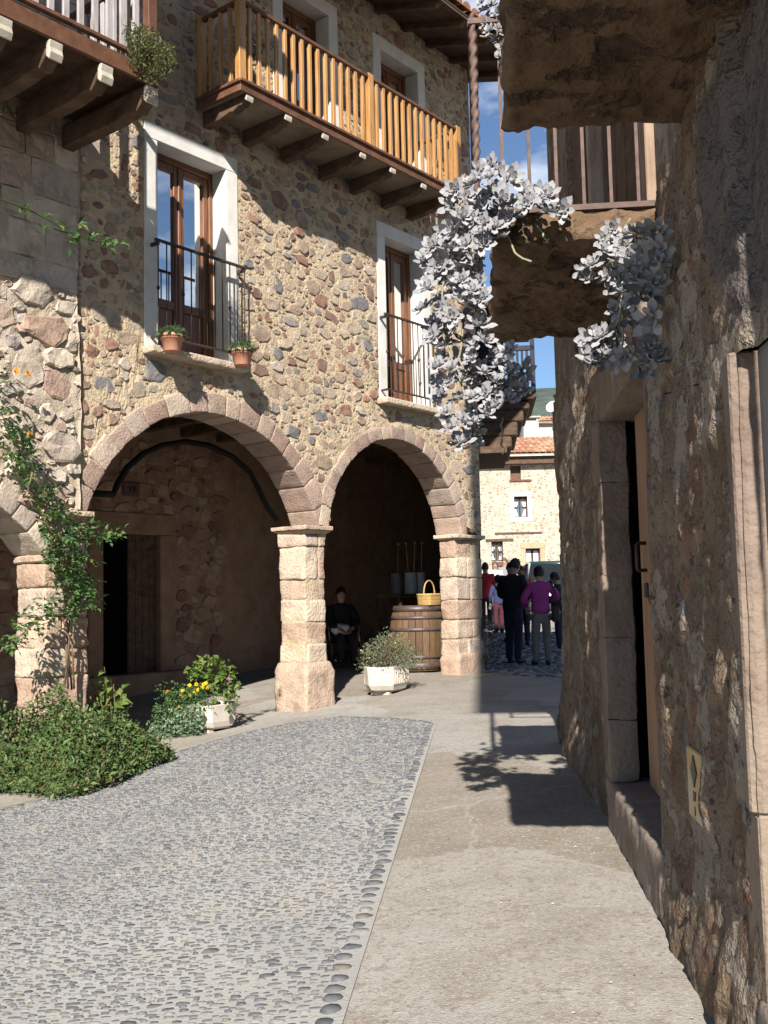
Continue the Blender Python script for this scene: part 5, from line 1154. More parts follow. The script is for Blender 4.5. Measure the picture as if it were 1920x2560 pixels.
stL = [[(1120, 470, 4.2), (1100, 500, 4.1), (1110, 545, 4.05), (1150, 560, 4.0)], [(1060, 400, 4.2), (1020, 480, 4.05), (1015, 560, 4.0), (1030, 640, 4.0), (1050, 690, 4.0)], [(1040, 420, 4.2), (980, 520, 4.0), (950, 620, 4.0), (960, 720, 4.0), (990, 820, 4.0), (1010, 890, 4.0)], [(1060, 420, 4.2), (1030, 560, 4.05), (1040, 680, 4.1), (1080, 760, 4.15), (1120, 810, 4.2)],
  [(1150, 465, 4.2), (1165, 500, 4.1), (1185, 525, 4.05)], [(1140, 440, 4.2), (1190, 440, 4.15), (1235, 455, 4.1)], [(1000, 700, 4.0), (995, 780, 4.0), (1020, 860, 4.0)], [(1085, 900, 4.1), (1088, 940, 4.1), (1084, 985, 4.1)], [(1030, 560, 4.3), (1045, 620, 4.4), (1040, 700, 4.4)]]
gp = ghost_plant('hanging_succulent', onB(1050, 430, 4.2), 'big grey rosette succulent cascading from the near corner of the far stone balcony', polyL, stL, 150, (-.15, -.85, .42), lambda x, y, top, r: (4.03+r.uniform(-.13, .10)) if top else (4.22+r.uniform(-.04, .2)), seed=4)
for (x, y, s) in ((1115, 440, 1.35), (1140, 470, 1.2), (1184, 527, 1.35), (1090, 455, 1.1), (1100, 415, 1.2), (1130, 520, 1.1), (1160, 425, 1.0), (1040, 500, 1.3)):
    pass
polyR = [(1300, 495), (1345, 478), (1420, 490), (1425, 560), (1430, 605), (1380, 655), (1330, 640), (1300, 600), (1262, 605), (1250, 575), (1290, 560)]
polyR2 = [(1275, 690), (1320, 690), (1330, 730), (1370, 760), (1432, 735), (1440, 770), (1410, 800), (1350, 815), (1290, 800), (1272, 760)]
stR = [[(1355, 470, 4.2), (1350, 520, 4.12), (1340, 590, 4.1), (1345, 660, 4.1), (1335, 720, 4.1), (1365, 760, 4.1)], [(1370, 480, 4.2), (1380, 540, 4.1), (1370, 620, 4.1), (1345, 690, 4.1), (1350, 740, 4.1)], [(1345, 640, 4.1), (1320, 690, 4.1), (1300, 740, 4.1)], [(1360, 600, 4.1), (1400, 640, 4.12), (1405, 700, 4.15)], [(1345, 560, 4.12), (1300, 580, 4.1), (1265, 580, 4.1)]]
t2 = ghost_plant('trailing_succulent', onB(1355, 470, 4.2), 'smaller grey succulent with bare pale stems, hanging beside the shaded wall', polyR, stR, 30, (-.25, -.85, .35), lambda x, y, top, r: 4.08+r.uniform(-.06, .06), seed=8)
r8 = random.Random(12)
XT = [(1335, 668), (1390, 640), (1360, 690), (1405, 690), (1330, 720)]
for k in range(22):
    for _ in range(200):
        x, y = r8.uniform(1270, 1440), r8.uniform(690, 815)
        if k >= 17: x, y = XT[k-17]
        if k >= 17 or inpoly(x, y, polyR2): break
    o = bpy.data.objects.new('rosette', r8.choice(ROS)); COL.objects.link(o); o.parent = t2; o.location = onB(x, y, offwall(x, y, 4.1+r8.uniform(-.05, .05)))-ORG[t2.name]; o.rotation_mode = 'QUATERNION'; o.rotation_quaternion = (Vector((-.3, -.85, .2))+rv(r8)*.6).normalized().to_track_quat('Z', 'Y'); s = r8.uniform(.8, 1.3); o.scale = (s,)*3; ORG[o.name] = ORG[t2.name]
polyT = [(1035, -20), (1100, -20), (1098, 60), (1095, 125), (1075, 130), (1070, 70), (1045, 60)]
ghost_plant('upper_succulent', onB(1075, 20, 4.2), 'grey succulent sprigs at the top rail of the far stone balcony', polyT, [[(1040, 45, 4.2), (1060, 50, 4.2), (1085, 60, 4.2)], [(1085, -10, 4.2), (1088, 60, 4.2), (1092, 130, 4.2)], [(1040, 75, 4.2), (1065, 72, 4.2)]], 26, (-.3, -.8, .4), lambda x, y, top, r: 4.2+r.uniform(-.05, .1), sc=(.5, .9), seed=6)
# --- dried hydrangea behind the right pier
hp = onG(1048, 1452); hp = hp + Vector((.0, .1, 0)); hy = thing('dried_hydrangea', hp, 'dry brown flower heads leaning out behind the right arcade pier', 'plant')
hs = MB(); M_hy = leafmat('dry_petal', [(.16,.11,.07), (.22,.16,.10), (.12,.10,.07), (.14,.13,.09)])
for (x, y) in ((1058, 1352), (1050, 1375), (1066, 1368), (1062, 1398), (1055, 1420), (1068, 1415), (1050, 1340)):
    c = atY(x, y, hp.y+rnd.uniform(-.1, .1)); hs.tube([hp, (hp+c)/2+ZV*.05, c], [.006, .005, .004], 4)
    b = MB()
    for _ in range(60): v = rv(); leaf(b, c+v*.07*rnd.uniform(.5, 1), v+rv()*.6, v, .035, .026)
    b.build('flower_head', M_hy, hy)
hs.build('stem', M_twig, hy)
# ---------------------------------------------------------------- barrel, basket and the things in the arcade
M_stave = mat('oak_stave', [(.62,.58,.55), (1,1,1), (1.25,1.2,1.15)], 5, .7, .4, 60, .004, stretch=(7, 7, .8), island=[(.125,.072,.036), (.155,.092,.047), (.105,.064,.034), (.14,.085,.048), (.095,.06,.036)])
M_hoop = mat('dark_hoop', [(.085,.06,.058), (.12,.088,.08), (.16,.11,.09)], 9, .5, .2, 80, .003, metal=.5)
bx_, by_ = .49, 16.28; bp_ = Vector((bx_, by_, g(bx_, by_))); ba = thing('wine_barrel', bp_, 'old oak barrel with dark hoops standing upright in the second arch', 'barrel')
BH = .99
def br_(z): t = z/BH*2-1; return .445-.075*t*t
b = MB(); n = 26
for i in range(n):
    a0, a1 = 2*pi*(i+.04)/n, 2*pi*(i+.96)/n; vs = []
    for j in range(9):
        z = BH*j/8; r = br_(z)
        for a in (a0, (a0+a1)/2, a1): vs.append(bp_+Vector((cos(a)*r, sin(a)*r, z)))
        for a in (a1, a0): vs.append(bp_+Vector((cos(a)*(r-.03), sin(a)*(r-.03), z)))
    b.add(vs, [(j*5+k, j*5+(k+1) % 5, (j+1)*5+(k+1) % 5, (j+1)*5+k) for j in range(8) for k in range(5)] + [(4, 3, 2, 1, 0), tuple(40+k for k in range(5))])
b.build('staves', M_stave, ba)
for (z, h) in ((.02, .10), (.185, .045), (.60, .055), (.78, .055), (.90, .088)):
    b = MB(); b.lathe(bp_, [(br_(z)-.004, z), (br_(z)+.007, z), (br_(z+h)+.007, z+h), (br_(z+h)-.004, z+h)], 40, 0, False); b.build('hoop', M_hoop, ba)
b = MB(); b.lathe(bp_+ZV*(BH-.05), [(.001, .02), (.35, .02), (.36, 0)], 32, 0, False); b.build('lid', M_stave, ba)
bk = atY(928, 1314, by_-.20); bk.z = bp_.z+BH+.003
bt = thing('wicker_basket', bk, 'small golden wicker basket with a tall hoop handle on top of the barrel', 'basket')
M_wick = mat('golden_wicker', [(.38,.23,.08), (.54,.36,.14), (.62,.44,.2)], 40, .6, .5, 90, .004, island=[(1,1,1), (.82,.8,.76), (1.08,1.06,1.02)])
yw = R(48); X = Vector((cos(yw), sin(yw), 0)); Y = Vector((-sin(yw), cos(yw), 0)); b = MB(); bl_, bw_, bh_ = .30, .25, .155
for j in range(9):
    z = bh_*j/8+.008; k = .92+.08*j/8; P_ = []
    m_ = 40
    for i in range(m_+1):
        a = 2*pi*i/m_; x, y = cos(a), sin(a); q = max(abs(x), abs(y)); q = q**.85; off = .006*(1 if (i+j) % 2 else -1)
        P_.append(bk+X*(x/q*bl_/2*k+off*x)+Y*(y/q*bw_/2*k+off*y)+ZV*z)
    b.tube(P_, .0105 if j < 8 else .014, 5, 0, False)
b.box(lambda x, y, z: bk+X*x+Y*y+ZV*z, (-.13, -.105, 0), (.13, .105, .01)); b.build('body', M_wick, bt)
b = MB(); hd = [bk+X*(.13*cos(pi*i/16))*1.0+ZV*(bh_-.02+ .24*sin(pi*i/16)**.75) for i in range(17)]; b.tube(hd, .012, 8); b.build('handle', M_wick, bt)
# counter with butter churns, deep in the arcade
cz = Vector((.46, 18.1, g(.46, 18.1)))
tb = thing('dark_counter', cz, 'dark wooden counter deep in the arcade behind the barrel', 'counter')
F = lambda u, w, z: cz + dA*u + nA*w + ZV*z
b = MB(); b.box(F, (-.75, -.3, 1.0), (.75, .3, 1.05)); b.build('table_top', M_wood_d, tb, bevel=.006)
for x in (-.7, .7):
    for y in (-.25, .25): b = MB(); b.box(F, (x-.03, y-.03, 0), (x+.03, y+.03, .999)); b.build('leg', M_wood_d, tb)
b = MB(); b.box(F, (-.66, -.02, .3), (.66, .0, .99)); b.build('panel', M_wood_d, tb)
M_enamel = mat('white_enamel_dull', [(.5,.5,.5), (.62,.62,.62)], 6, .5, .05)
for i, (px, lab, zz) in enumerate(((889, 'white churn with two plunger sticks, middle of the dark counter', .36), (908, 'pale churn at the right end of the dark counter behind the basket', .36), (857, 'dim churn at the left end of the dark counter', .36))):
    c = atY(px, 1290, 17.95+.1*i); c.z = cz.z+1.052; t = thing('butter_churn', c, lab, 'churn', 'churns on the dark counter'); b = MB(); r = .115 if i == 0 else .10
    b.lathe(c, [(r*1.05, 0), (r, .02), (r*.95, zz-.02), (r, zz), (r*.8, zz), (.02, zz+.005)], 20, 0); b.build('body', M_enamel if i < 2 else mat('grey_enamel', [(.2,.2,.22), (.28,.28,.3)], 6, .5, 0), t)
    for dx in ((-.045, .05) if i == 0 else (0.03,)):
        b = MB(); b.tube([c+Vector((dx, 0, zz)), c+Vector((dx*1.6, 0, zz+.50))], .010, 6); b.ball(c+Vector((dx*1.6, 0, zz+.51)), .022, .022, .022, 8, 6); b.build('plunger', M_wick, t)
# ---------------------------------------------------------------- people
def skin(joints, edges, sub=1):
    """joints: list of (pos, radius or (rx, ry)); returns vertices, faces of one grown surface"""
    me = bpy.data.meshes.new('k'); me.from_pydata([tuple(p) for p, _ in joints], edges, []); o = bpy.data.objects.new('k', me); COL.objects.link(o)
    m1 = o.modifiers.new('s', 'SKIN'); m1.use_smooth_shade = True
    for i, (_, r) in enumerate(joints): me.skin_vertices[0].data[i].radius = r if isinstance(r, tuple) else (r, r); 
    me.skin_vertices[0].data[0].use_root = True
    m2 = o.modifiers.new('u', 'SUBSURF'); m2.levels = sub; m2.render_levels = sub
    dg = bpy.context.evaluated_depsgraph_get(); e = bpy.data.meshes.new_from_object(o.evaluated_get(dg)); vs = [v.co.copy() for v in e.vertices]; fs = [tuple(f.vertices) for f in e.polygons]
    bpy.data.objects.remove(o); bpy.data.meshes.remove(e); return vs, fs
def cloth(name, c): return mat(name, [tuple(x*.8 for x in c), c, tuple(min(1, x*1.15) for x in c)], 7, .9, .35, 25, .012)
M_skin = mat('skin', [(.42,.24,.17), (.50,.30,.22)], 5, .6, 0)
def person(loc, yaw, h, label, top, legs, hair, arms, head_tilt=(0, 0), female=False, sleeve=True, shoes=(.02,.018,.018), long_hair=False, jacket_len=.47, stance=.05, sit=False, feet=None):
    """arms: two (elbow, wrist) pairs in body space (x right, y forward, z up), as fractions of h"""
    t = thing('person', loc, label, 'person'); Rz = Matrix.Rotation(yaw, 3, 'Z')
    def T(p): return Rz @ (Vector(p)*h) + Vector(loc)
    hipz = .52 if not sit else .30
    dz = hipz-.52
    V = lambda x, y, z: (x, y, z+dz if True else z)
    sw = .098 if female else .108
    nod, turn = head_tilt
    neck = V(0, 0, .825); hc = V(.02*turn, .010+.045*nod, .918-.012*nod)
    # legs
    L_ = []
    for k, sg in enumerate((-1, 1)):
        hip = V(sg*.052, 0, .50)
        if sit: kn = (sg*.06, .26, .29); an = (sg*.06, .27, .05); toe = (sg*.06, .36, .02)
        else:
            fx_, fy_ = feet[k] if feet else (sg*stance, 0); kn = ((sg*.05+fx_)/2, .012+fy_*.4, .275); an = (fx_, fy_-.01, .045); toe = (fx_+sg*.012, fy_+.085, .018)
        L_.append((hip, kn, an, toe))
    arm = []
    for k, sg in enumerate((-1, 1)):
        sh = V(sg*sw, 0, .795); el, wr = arms[k]; arm.append((sh, (el[0], el[1], el[2]+dz), (wr[0], wr[1], wr[2]+dz)))
    J = []; E = []
    def add(p, r, par=None): J.append((T(p), r*h if not isinstance(r, tuple) else (r[0]*h, r[1]*h))); 
    def node(p, r, par):
        add(p, r); i = len(J)-1
        if par is not None: E.append((par, i))
        return i
    pel = node(V(0, 0, .52), (.055, .040), None); wa = node(V(0, .0, .63), (.046, .036), pel); chs = node(V(0, .005, .74), (.055, .040), wa); nk0 = node(V(0, 0, .80), (.036, .032), chs); nk = node(V(0, .006, .84), .033, nk0)
    hd0 = node((hc[0], hc[1], hc[2]-.035), (.044, .050), nk); hd1 = node(hc, (.052, .062), hd0); hd2 = node((hc[0], hc[1]-.004, hc[2]+.042), (.040, .048), hd1)
    for (sh, el, wr) in arm:
        s = node(sh, .026, chs); m_ = node(el, .022, s); w_ = node(wr, .018, m_); d = (Vector(wr)-Vector(el)).normalized(); s_ = d.cross(Vector((0, 0, 1))); s_ = s_.normalized() if s_.length > .1 else Vector((1, 0, 0)); pm = node(Vector(wr)+d*.03, (.016, .012), w_)
        for q, (off, ln_) in enumerate(((-.016, .036), (-.006, .043), (.005, .046), (.015, .040))):
            a_ = node(Vector(wr)+d*.05+s_*off, .0052, pm); c_ = node(Vector(wr)+d*(.05+ln_*.55)+s_*off+Vector((0, 0, -.004)), .005, a_); node(Vector(wr)+d*(.05+ln_)+s_*off+Vector((0, 0, -.014)), .0045, c_)
        th_ = node(Vector(wr)+d*.028+s_*.022, .006, pm); node(Vector(wr)+d*.05+s_*.034, .005, th_)
    for (hip, kn, an, toe) in L_:
        a_ = node(hip, .038, pel); k_ = node(kn, .027, a_); c_ = node(an, .024, k_); node(toe, .02, c_)
    vs, fs = skin(J, E); b = MB(); b.add(vs, fs, 0, True)
    fwd = Vector((.35*turn, 1, -.45*nod)).normalized(); fx = Rz @ fwd; hcw = T(hc); rx = Rz @ Vector((1, -.35*turn, 0)).normalized(); uz = rx.cross(fx)
    b.ball(hcw+fx*.056*h-uz*.006*h, .007*h, .012*h, .012*h, 8, 6, 0, (rx, fx, uz))                                  # nose
    for sg in (-1, 1): b.ball(hcw+rx*sg*.047*h-uz*.004*h, .006*h, .011*h, .017*h, 8, 6, 0, (rx, fx, uz))               # ears
    body = b.build('body', M_skin, t)
    b = MB()
    for sg in (-1, 1): b.ball(hcw+fx*.049*h+rx*sg*.019*h+uz*.012*h, .006*h, .004*h, .004*h, 8, 5, 0, (rx, fx, uz))
    b.build('eyes', M_dark, body)
    b = MB(); b.ball(hcw+fx*.050*h-uz*.030*h, .014*h, .004*h, .003*h, 8, 5, 0, (rx, fx, uz)); b.build('mouth', mat('lips', [(.32,.12,.10), (.36,.15,.12)], 5, .5, 0), body)
    # hair
    M_h = mat('hair', [tuple(x*.6 for x in hair), hair, tuple(x*1.5 for x in hair)], 30, .55, .6, 80, .006, stretch=(1, 1, .4))
    b = MB(); hn, hk = 18, 10; vs = []
    for i in range(hk+1):
        th = pi*.66*i/hk
        for a in range(hn):
            az = 2*pi*a/hn; fr = cos(az)                      # towards the face
            tt = th*(1-.40*max(0, fr)) if not long_hair else th*(1.25-.62*max(0, fr))
            r_ = 1+.14*NZ.noise(Vector((az*2.5, th*4, h*9)))
            vs.append(hcw-fx*.006*h+uz*.004*h + (fx*cos(az)*.060*h*sin(tt) + rx*sin(az)*.051*h*sin(tt))*r_*(1.04 if not long_hair else 1.15) + uz*(.076*h*cos(tt))*r_)
    b.add(vs, [(i*hn+a, (i+1)*hn+a, (i+1)*hn+(a+1) % hn, i*hn+(a+1) % hn) for i in range(hk) for a in range(hn)], 0, True); b.build('hair', M_h, t)
    # trousers
    M_l = cloth('trousers', legs); J = []; E = []
    pel = node(V(0, 0, .555), (.080, .060), None); p2 = node(V(0, -.004, .515), (.086, .066), pel)
    for (hip, kn, an, toe) in L_:
        a_ = node((hip[0], hip[1], hip[2]-.03), .058, p2); k_ = node(kn, .044, a_); m_ = node(tuple(kn[i]*.35+an[i]*.65 for i in range(3)), .038, k_); node((an[0], an[1], an[2]-.012), .037, m_)
    vs, fs = skin(J, E); b = MB(); b.add(vs, fs, 0, True); b.build('trousers', M_l, t)
    # jacket
    M_t = cloth('jacket', top); J = []; E = []
    c0 = node(V(0, -.002, jacket_len), (.104, .080), None); c1 = node(V(0, -.002, jacket_len+.06), (.104 if female else .106, .080), c0); wa = node(V(0, .0, .64), (.088 if female else .100, .072), c1); chs = node(V(0, .003, .74), (.108, .078), wa); nk0 = node(V(0, -.002, .805), (.072, .056), chs); node(V(0, .0, .845), .046, nk0)
    for (sh, el, wr) in arm:
        s = node((sh[0]*.97, sh[1], sh[2]-.004), .052, chs); m_ = node(el, .042, s); q = tuple(el[i]*.12+wr[i]*.88 for i in range(3)); node(q if sleeve else tuple(el[i]*.8+wr[i]*.2 for i in range(3)), .028, m_)
    vs, fs = skin(J, E); b = MB(); b.add(vs, fs, 0, True); b.build('jacket', M_t, t)
    M_s = mat('shoe', [tuple(x*.8 for x in shoes), shoes], 5, .5, 0)
    for (hip, kn, an, toe) in L_:
        d = (Rz @ (Vector(toe)-Vector(an))); d.z = 0; d.normalize(); m_ = (Vector(T(an))+Vector(T(toe)))/2; m_.z = Vector(loc).z+.028*h + (T(toe).z-Vector(loc).z-.018*h)
        b = MB(); b.ball(m_+d*.006*h, .028*h, .078*h, .03*h, 12, 8, 0, (d.cross(ZV), d, ZV)); b.build('shoe', M_s, t)
    return t, T
def gp_(x, y, Y): p = atY(x, y, Y); return Vector((p.x, Y, g(p.x, Y)))
AD = lambda s: ((s*.14, -.02, .64), (s*.13, .06, .50))                      # arm hanging
def depth_for(x, y):
    q = onG(x, y); return q.y
dm = depth_for(1110, 1434); pm_ = gp_(1112, 1434, dm)
person(pm_, R(-38), 1.80*dm/17.6, 'man in a black jacket and dark jeans with bowed head, back to the camera', (.012,.012,.014), (.022,.026,.05), (.018,.013,.010), [((-.14, .0, .64), (-.08, .15, .60)), ((.14, .03, .63), (.06, .17, .60))], head_tilt=(.9, .3), jacket_len=.46, feet=[(-.05, .0), (.05, -.02)])
dw = depth_for(1172, 1438); pw = gp_(1172, 1438, dw)
tw_, TW = person(pw, R(4), 1.63*dw/17.0, 'woman in a magenta jacket and grey trousers with short black hair, seen from behind', (.33,.045,.21), (.15,.135,.125), (.012,.010,.010), [((-.175, -.01, .66), (-.12, .12, .57)), ((.18, .0, .68), (.10, .13, .62))], female=True, head_tilt=(.3, 0), jacket_len=.50, stance=.062)
sb = thing('shoulder_bag', TW((.14, -.02, .52)), 'dark shoulder bag with a long strap at the right side of the woman in magenta', 'bag')
b = MB(); q = TW((.145, -.02, .55)); b.box(lambda x, y, z: q+Vector((x, y, z)), (-.05, -.11, -.20), (.05, .11, .05)); b.build('body', mat('dark_leather', [(.03,.022,.02), (.05,.036,.03)], 8, .55, .2), sb, bevel=.03, seg=3)
b = MB(); b.tube([q+Vector((0, -.09, .04)), TW((.145, -.055, .72)), TW((.10, -.03, .845)), TW((.125, .05, .75)), q+Vector((0, .09, .04))], .012, 6); b.build('strap', bpy.data.materials['dark_leather'], sb)
def stand(x, ytop, Y, h, *a, **k):
    p = gp_(x, 1300, Y); return person(p, a[0], h, *a[1:], **k)
hh = lambda y, Y: (atY(1100, y, Y).z - g(atY(1100, y, Y).x, Y))
stand(1050, 1213, 26.5, hh(1213, 26.5), R(-15), 'man in a red jacket, half hidden behind the right arcade pier', (.42,.03,.035), (.025,.028,.045), (.02,.015,.012), [AD(-1), ((.14, .04, .64), (.10, .16, .60))], jacket_len=.45)
stand(1077, 1240, 25.0, hh(1240, 25.0), R(10), 'small dark haired girl in a blue top just right of the man in red', (.035,.04,.10), (.075,.02,.03), (.02,.014,.012), [AD(-1), AD(1)], female=True, long_hair=True, shoes=(.03,.03,.05))
stand(1105, 1214, 22.3, hh(1214, 22.3), R(150), 'brown haired person in a dark red coat, mostly behind the man in black', (.20,.02,.025), (.03,.02,.025), (.09,.045,.025), [AD(-1), ((.15, .05, .66), (.12, .2, .70))])
tq, TQ = stand(1128, 1216, 21.4, hh(1222, 21.4), R(170), 'person in a coral red top behind the man in black, only one shoulder showing', (.60,.09,.08), (.03,.03,.05), (.06,.035,.02), [AD(-1), AD(1)])
stand(1072, 1214, 33.5, hh(1211, 33.5), R(175), 'far person in a white shirt below the barred window', (.62,.61,.58), (.12,.12,.14), (.12,.08,.05), [AD(-1), AD(1)])
stand(1093, 1206, 35.5, hh(1204, 35.5), R(160), 'far person in a grey top, left of the grey haired one beside the dark car', (.26,.25,.25), (.10,.10,.12), (.10,.07,.05), [AD(-1), AD(1)])
stand(1105, 1206, 36.5, hh(1204, 36.5), R(190), 'far grey haired person in a pale pink shirt beside the car', (.45,.34,.32), (.10,.10,.12), (.30,.27,.24), [AD(-1), AD(1)])
tj, TJ = stand(1206, 1236, 19.6, hh(1236, 19.6), R(75), 'person in dark clothes and jeans reading a pale sheet, half behind the right wall', (.03,.032,.04), (.025,.032,.06), (.04,.025,.018), [((-.14, .05, .65), (-.10, .16, .66)), ((.14, .05, .65), (.08, .17, .68))], head_tilt=(.6, 0), shoes=(.35,.33,.32))
ps = thing('paper_sheet', TJ((0, .22, .70)), 'pale blue sheet of paper held by the reader at the right wall', 'paper'); b = MB(); q = TJ((-.01, .215, .71)); X = Matrix.Rotation(R(75), 3, 'Z') @ Vector((1, 0, 0)); Z_ = (ZV*.9 - (Matrix.Rotation(R(75), 3, 'Z') @ Vector((0, 1, 0)))*-.3).normalized(); Yn = X.cross(Z_)
b.box(lambda x, y, z: q+X*x+Yn*y+Z_*z, (-.14, -.001, -.08), (.14, .001, .30)); b.build('sheet', mat('pale_paper', [(.50,.58,.70), (.55,.63,.74)], 4, .7, 0), ps)
stand(1217, 1280, 23.5, hh(1270, 23.5), R(120), 'child in white and pink clothes at the edge of the right wall', (.72,.66,.66), (.66,.50,.54), (.10,.06,.04), [AD(-1), AD(1)], female=True, shoes=(.5,.4,.42))
# seated person in the wheelchair
wc0 = Vector((-.75, 17.35, g(-.75, 17.35)))
pwc, TWC = person(wc0, R(195), 1.66, 'person in dark clothes sitting in the dark arcade in a wheelchair', (.018,.018,.02), (.02,.02,.024), (.03,.025,.02), [((-.15, .08, .64), (-.06, .2, .58)), ((.15, .08, .64), (.06, .2, .58))], sit=True)
wc = thing('wheelchair', wc0, 'black wheelchair with large spoked wheels in the dark arcade, behind the middle pier', 'wheelchair')
Rw = Matrix.Rotation(R(195), 3, 'Z'); TT = lambda x, y, z: Rw @ Vector((x, y, z)) + wc0
b = MB(); b.box(TT, (-.22, -.12, .37), (.22, .34, .40)); b.build('seat', M_dark, wc); b = MB(); b.box(TT, (-.22, -.17, .45), (.22, -.14, .90)); b.build('backrest', M_dark, wc)
M_chrome = mat('dull_chrome', [(.45,.45,.46), (.55,.55,.56)], 5, .3, 0, metal=.8)
for sg in (-1, 1):
    b = MB(); rr_ = .29; P_ = [TT(sg*.28, .0+rr_*cos(2*pi*i/32), .30+rr_*sin(2*pi*i/32)) for i in range(33)]; b.tube(P_, .016, 6, 0, False); wh = b.build('wheel', M_dark, wc)
    b = MB(); b.tube([TT(sg*.31, .25*cos(2*pi*i/32), .30+.25*sin(2*pi*i/32)) for i in range(33)], .008, 6, 0, False)
    for i in range(12): b.tube([TT(sg*.28, 0, .30), TT(sg*.28, .28*cos(2*pi*i/12), .30+.28*sin(2*pi*i/12))], .003, 4)
    b.build('spokes', M_chrome, wh); b = MB(); b.tube([TT(sg*.24, .40+.07*cos(2*pi*i/16), .085+.07*sin(2*pi*i/16)) for i in range(17)], .014, 6, 0, False); b.build('caster', M_dark, wc)
    b = MB(); b.tube([TT(sg*.24, -.28, .90), TT(sg*.24, -.16, .90), TT(sg*.24, -.15, .36), TT(sg*.24, .36, .36), TT(sg*.24, .42, .12), TT(sg*.2, .50, .10)], .012, 6); b.tube([TT(sg*.25, -.15, .62), TT(sg*.25, .2, .62), TT(sg*.25, .2, .38)], .012, 6); b.build('frame', M_chrome, wc)
bgp = TT(.06, .24, .50); wb_ = thing('white_bag', bgp, 'crumpled white plastic bag on the lap of the person in the wheelchair', 'bag'); b = MB(); vs, fs = [], []
b.ball(bgp+ZV*.09, .17, .11, .10, 16, 10); b.v = [tuple(Vector(v)+NZ.noise_vector(Vector(v)*11)*.03) for v in b.v]; b.build('bag', mat('white_plastic', [(.66,.66,.68), (.76,.76,.78)], 6, .4, .1), wb_)
# ---------------------------------------------------------------- the parked car
CY = 29.5; cx0 = atY(1200, 1290, CY).x; cz0 = g(cx0, CY); CA = R(-4)
car = thing('parked_car', Vector((cx0, CY, cz0)), 'dark green people carrier parked with its rear towards the lane', 'car')
ca, sa = cos(CA), sin(CA)
def FK(x, y, z): return Vector((cx0+x*ca-y*sa, CY+x*sa+y*ca, cz0+z))
M_cglass = mat('car_glass', [(.012,.014,.016), (.018,.02,.022)], 3, .03, 0, spec=.25)
M_paint = mat('dark_green_paint', [(.012,.04,.036), (.016,.05,.044)], 3, .3, 0, spec=.6, coat=.8)
CH = hh(1212, CY)
secs = [(0, .86, .32, .98), (.10, .89, .28, 1.0), (.9, .90, .25, 1.02), (2.6, .90, .25, 1.0), (3.3, .88, .28, .92), (4.05, .84, .30, .80), (4.3, .74, .36, .66)]
b = MB(); vs = []
for (y, w, z0, z1) in secs: vs += [FK(x, y, z) for x, z in ((-w*.92, z0), (-w, z0+.18), (-w, z1-.12), (-w*.95, z1), (w*.95, z1), (w, z1-.12), (w, z0+.18), (w*.92, z0))]
n = 8; b.add(vs, [(j*n+i, (j+1)*n+i, (j+1)*n+(i+1) % n, j*n+(i+1) % n) for j in range(len(secs)-1) for i in range(n)] + [tuple(range(n)), tuple((len(secs)-1)*n+i for i in range(n))[::-1]], 0, True)
# roof and pillars
roof = [(.20, .70, CH-.05), (.5, .73, CH), (1.6, .73, CH), (2.3, .68, CH-.06)]; vs = []
for (y, w, z) in roof: vs += [FK(x, y, zz) for x, zz in ((-w, z-.07), (-w*.9, z), (w*.9, z), (w, z-.07))]
b.add(vs, [(j*4+i, (j+1)*4+i, (j+1)*4+(i+1) % 4, j*4+(i+1) % 4) for j in range(3) for i in range(4)] + [(0, 1, 2, 3), (15, 14, 13, 12)], 0, True)
for sg in (-1, 1):
    for (y0, y1, w0, w1) in ((.03, .22, .83, .69), (1.0, 1.05, .86, .72), (1.95, 1.85, .86, .72), (3.15, 2.25, .82, .66)): b.bar(FK(sg*w0, y0, 1.0), FK(sg*w1, y1, CH-.07), .10, .06, dB)
body = b.build('body', M_paint, car); bm = bmesh.new(); bm.from_mesh(body.data); bmesh.ops.recalc_face_normals(bm, faces=bm.faces[:]); bm.to_mesh(body.data); bm.free()
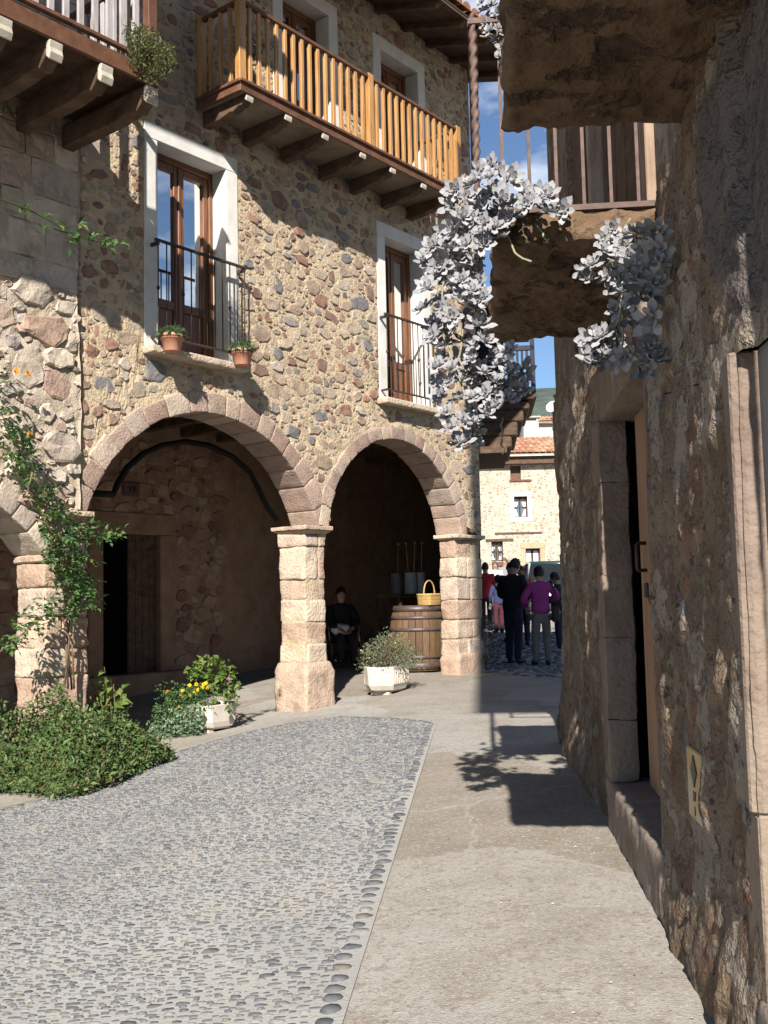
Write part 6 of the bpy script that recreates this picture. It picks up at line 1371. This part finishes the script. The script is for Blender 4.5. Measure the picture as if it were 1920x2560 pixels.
b = MB(); P_ = [FK(-.78, .045, 1.02), FK(.78, .045, 1.02), FK(.65, .205, CH-.09), FK(-.65, .205, CH-.09)]; b.prism(P_, [p+Vector((0, .02, 0)) for p in P_]); b.build('rear_window', M_cglass, car)
for sg in (-1, 1):
    P_ = [FK(sg*.84, .15, 1.02), FK(sg*.84, 3.0, 1.0), FK(sg*.70, 2.2, CH-.10), FK(sg*.71, .3, CH-.09)]; b = MB(); b.prism(P_, [p-Vector((sg*.02, 0, 0)) for p in P_]); b.build('side_window', M_cglass, car)
    b = MB(); b.box(FK, (sg*.80-.09, -.025, .70), (sg*.80+.09, .10, 1.16)); tl = b.build('tail_light', mat('red_lens', [(.45,.01,.012), (.55,.02,.02)], 3, .25, 0, spec=.6), car, bevel=.03, seg=2)
    b = MB(); b.box(FK, (sg*.80-.07, -.032, .84), (sg*.80+.07, -.02, .97)); b.build('clear_lens', mat('clear_lens', [(.6,.5,.48), (.7,.62,.6)], 3, .25, 0), tl, bevel=.01)
    for yy in (.75, 3.35):
        b = MB(); b.tube([FK(sg*.74, yy, .30), FK(sg*.91, yy, .30)], .30, 20); wq = b.build('wheel', M_dark, car); b = MB(); b.tube([FK(sg*.89, yy, .30), FK(sg*.918, yy, .30)], .19, 16); b.build('rim', M_chrome, wq)
b = MB(); b.box(FK, (-.88, -.09, .30), (.88, .08, .56)); b.build('bumper', mat('black_bumper', [(.02,.02,.022), (.03,.03,.033)], 5, .6, 0), car, bevel=.05, seg=2)
b = MB(); b.box(FK, (-.46, -.03, .70), (.06, .02, .82)); pl_c = b.build('licence_plate', mat('plate_white', [(.72,.72,.70), (.78,.78,.76)], 3, .5, 0), car, bevel=.004)
b = MB(); b.box(FK, (-.46, -.034, .70), (-.42, -.0305, .82)); b.build('blue_band', mat('plate_blue', [(.05,.12,.5), (.06,.14,.55)], 3, .5, 0), pl_c)
b = MB(); b.box(FK, (-.5, -.03, .86), (.5, .0, .90)); b.build('trim_strip', M_chrome, car, bevel=.005)
b = MB(); b.bar(FK(-.35, .02, 1.1), FK(.2, .06, 1.22), .02, .02, ZV); b.build('wiper', M_dark, car)
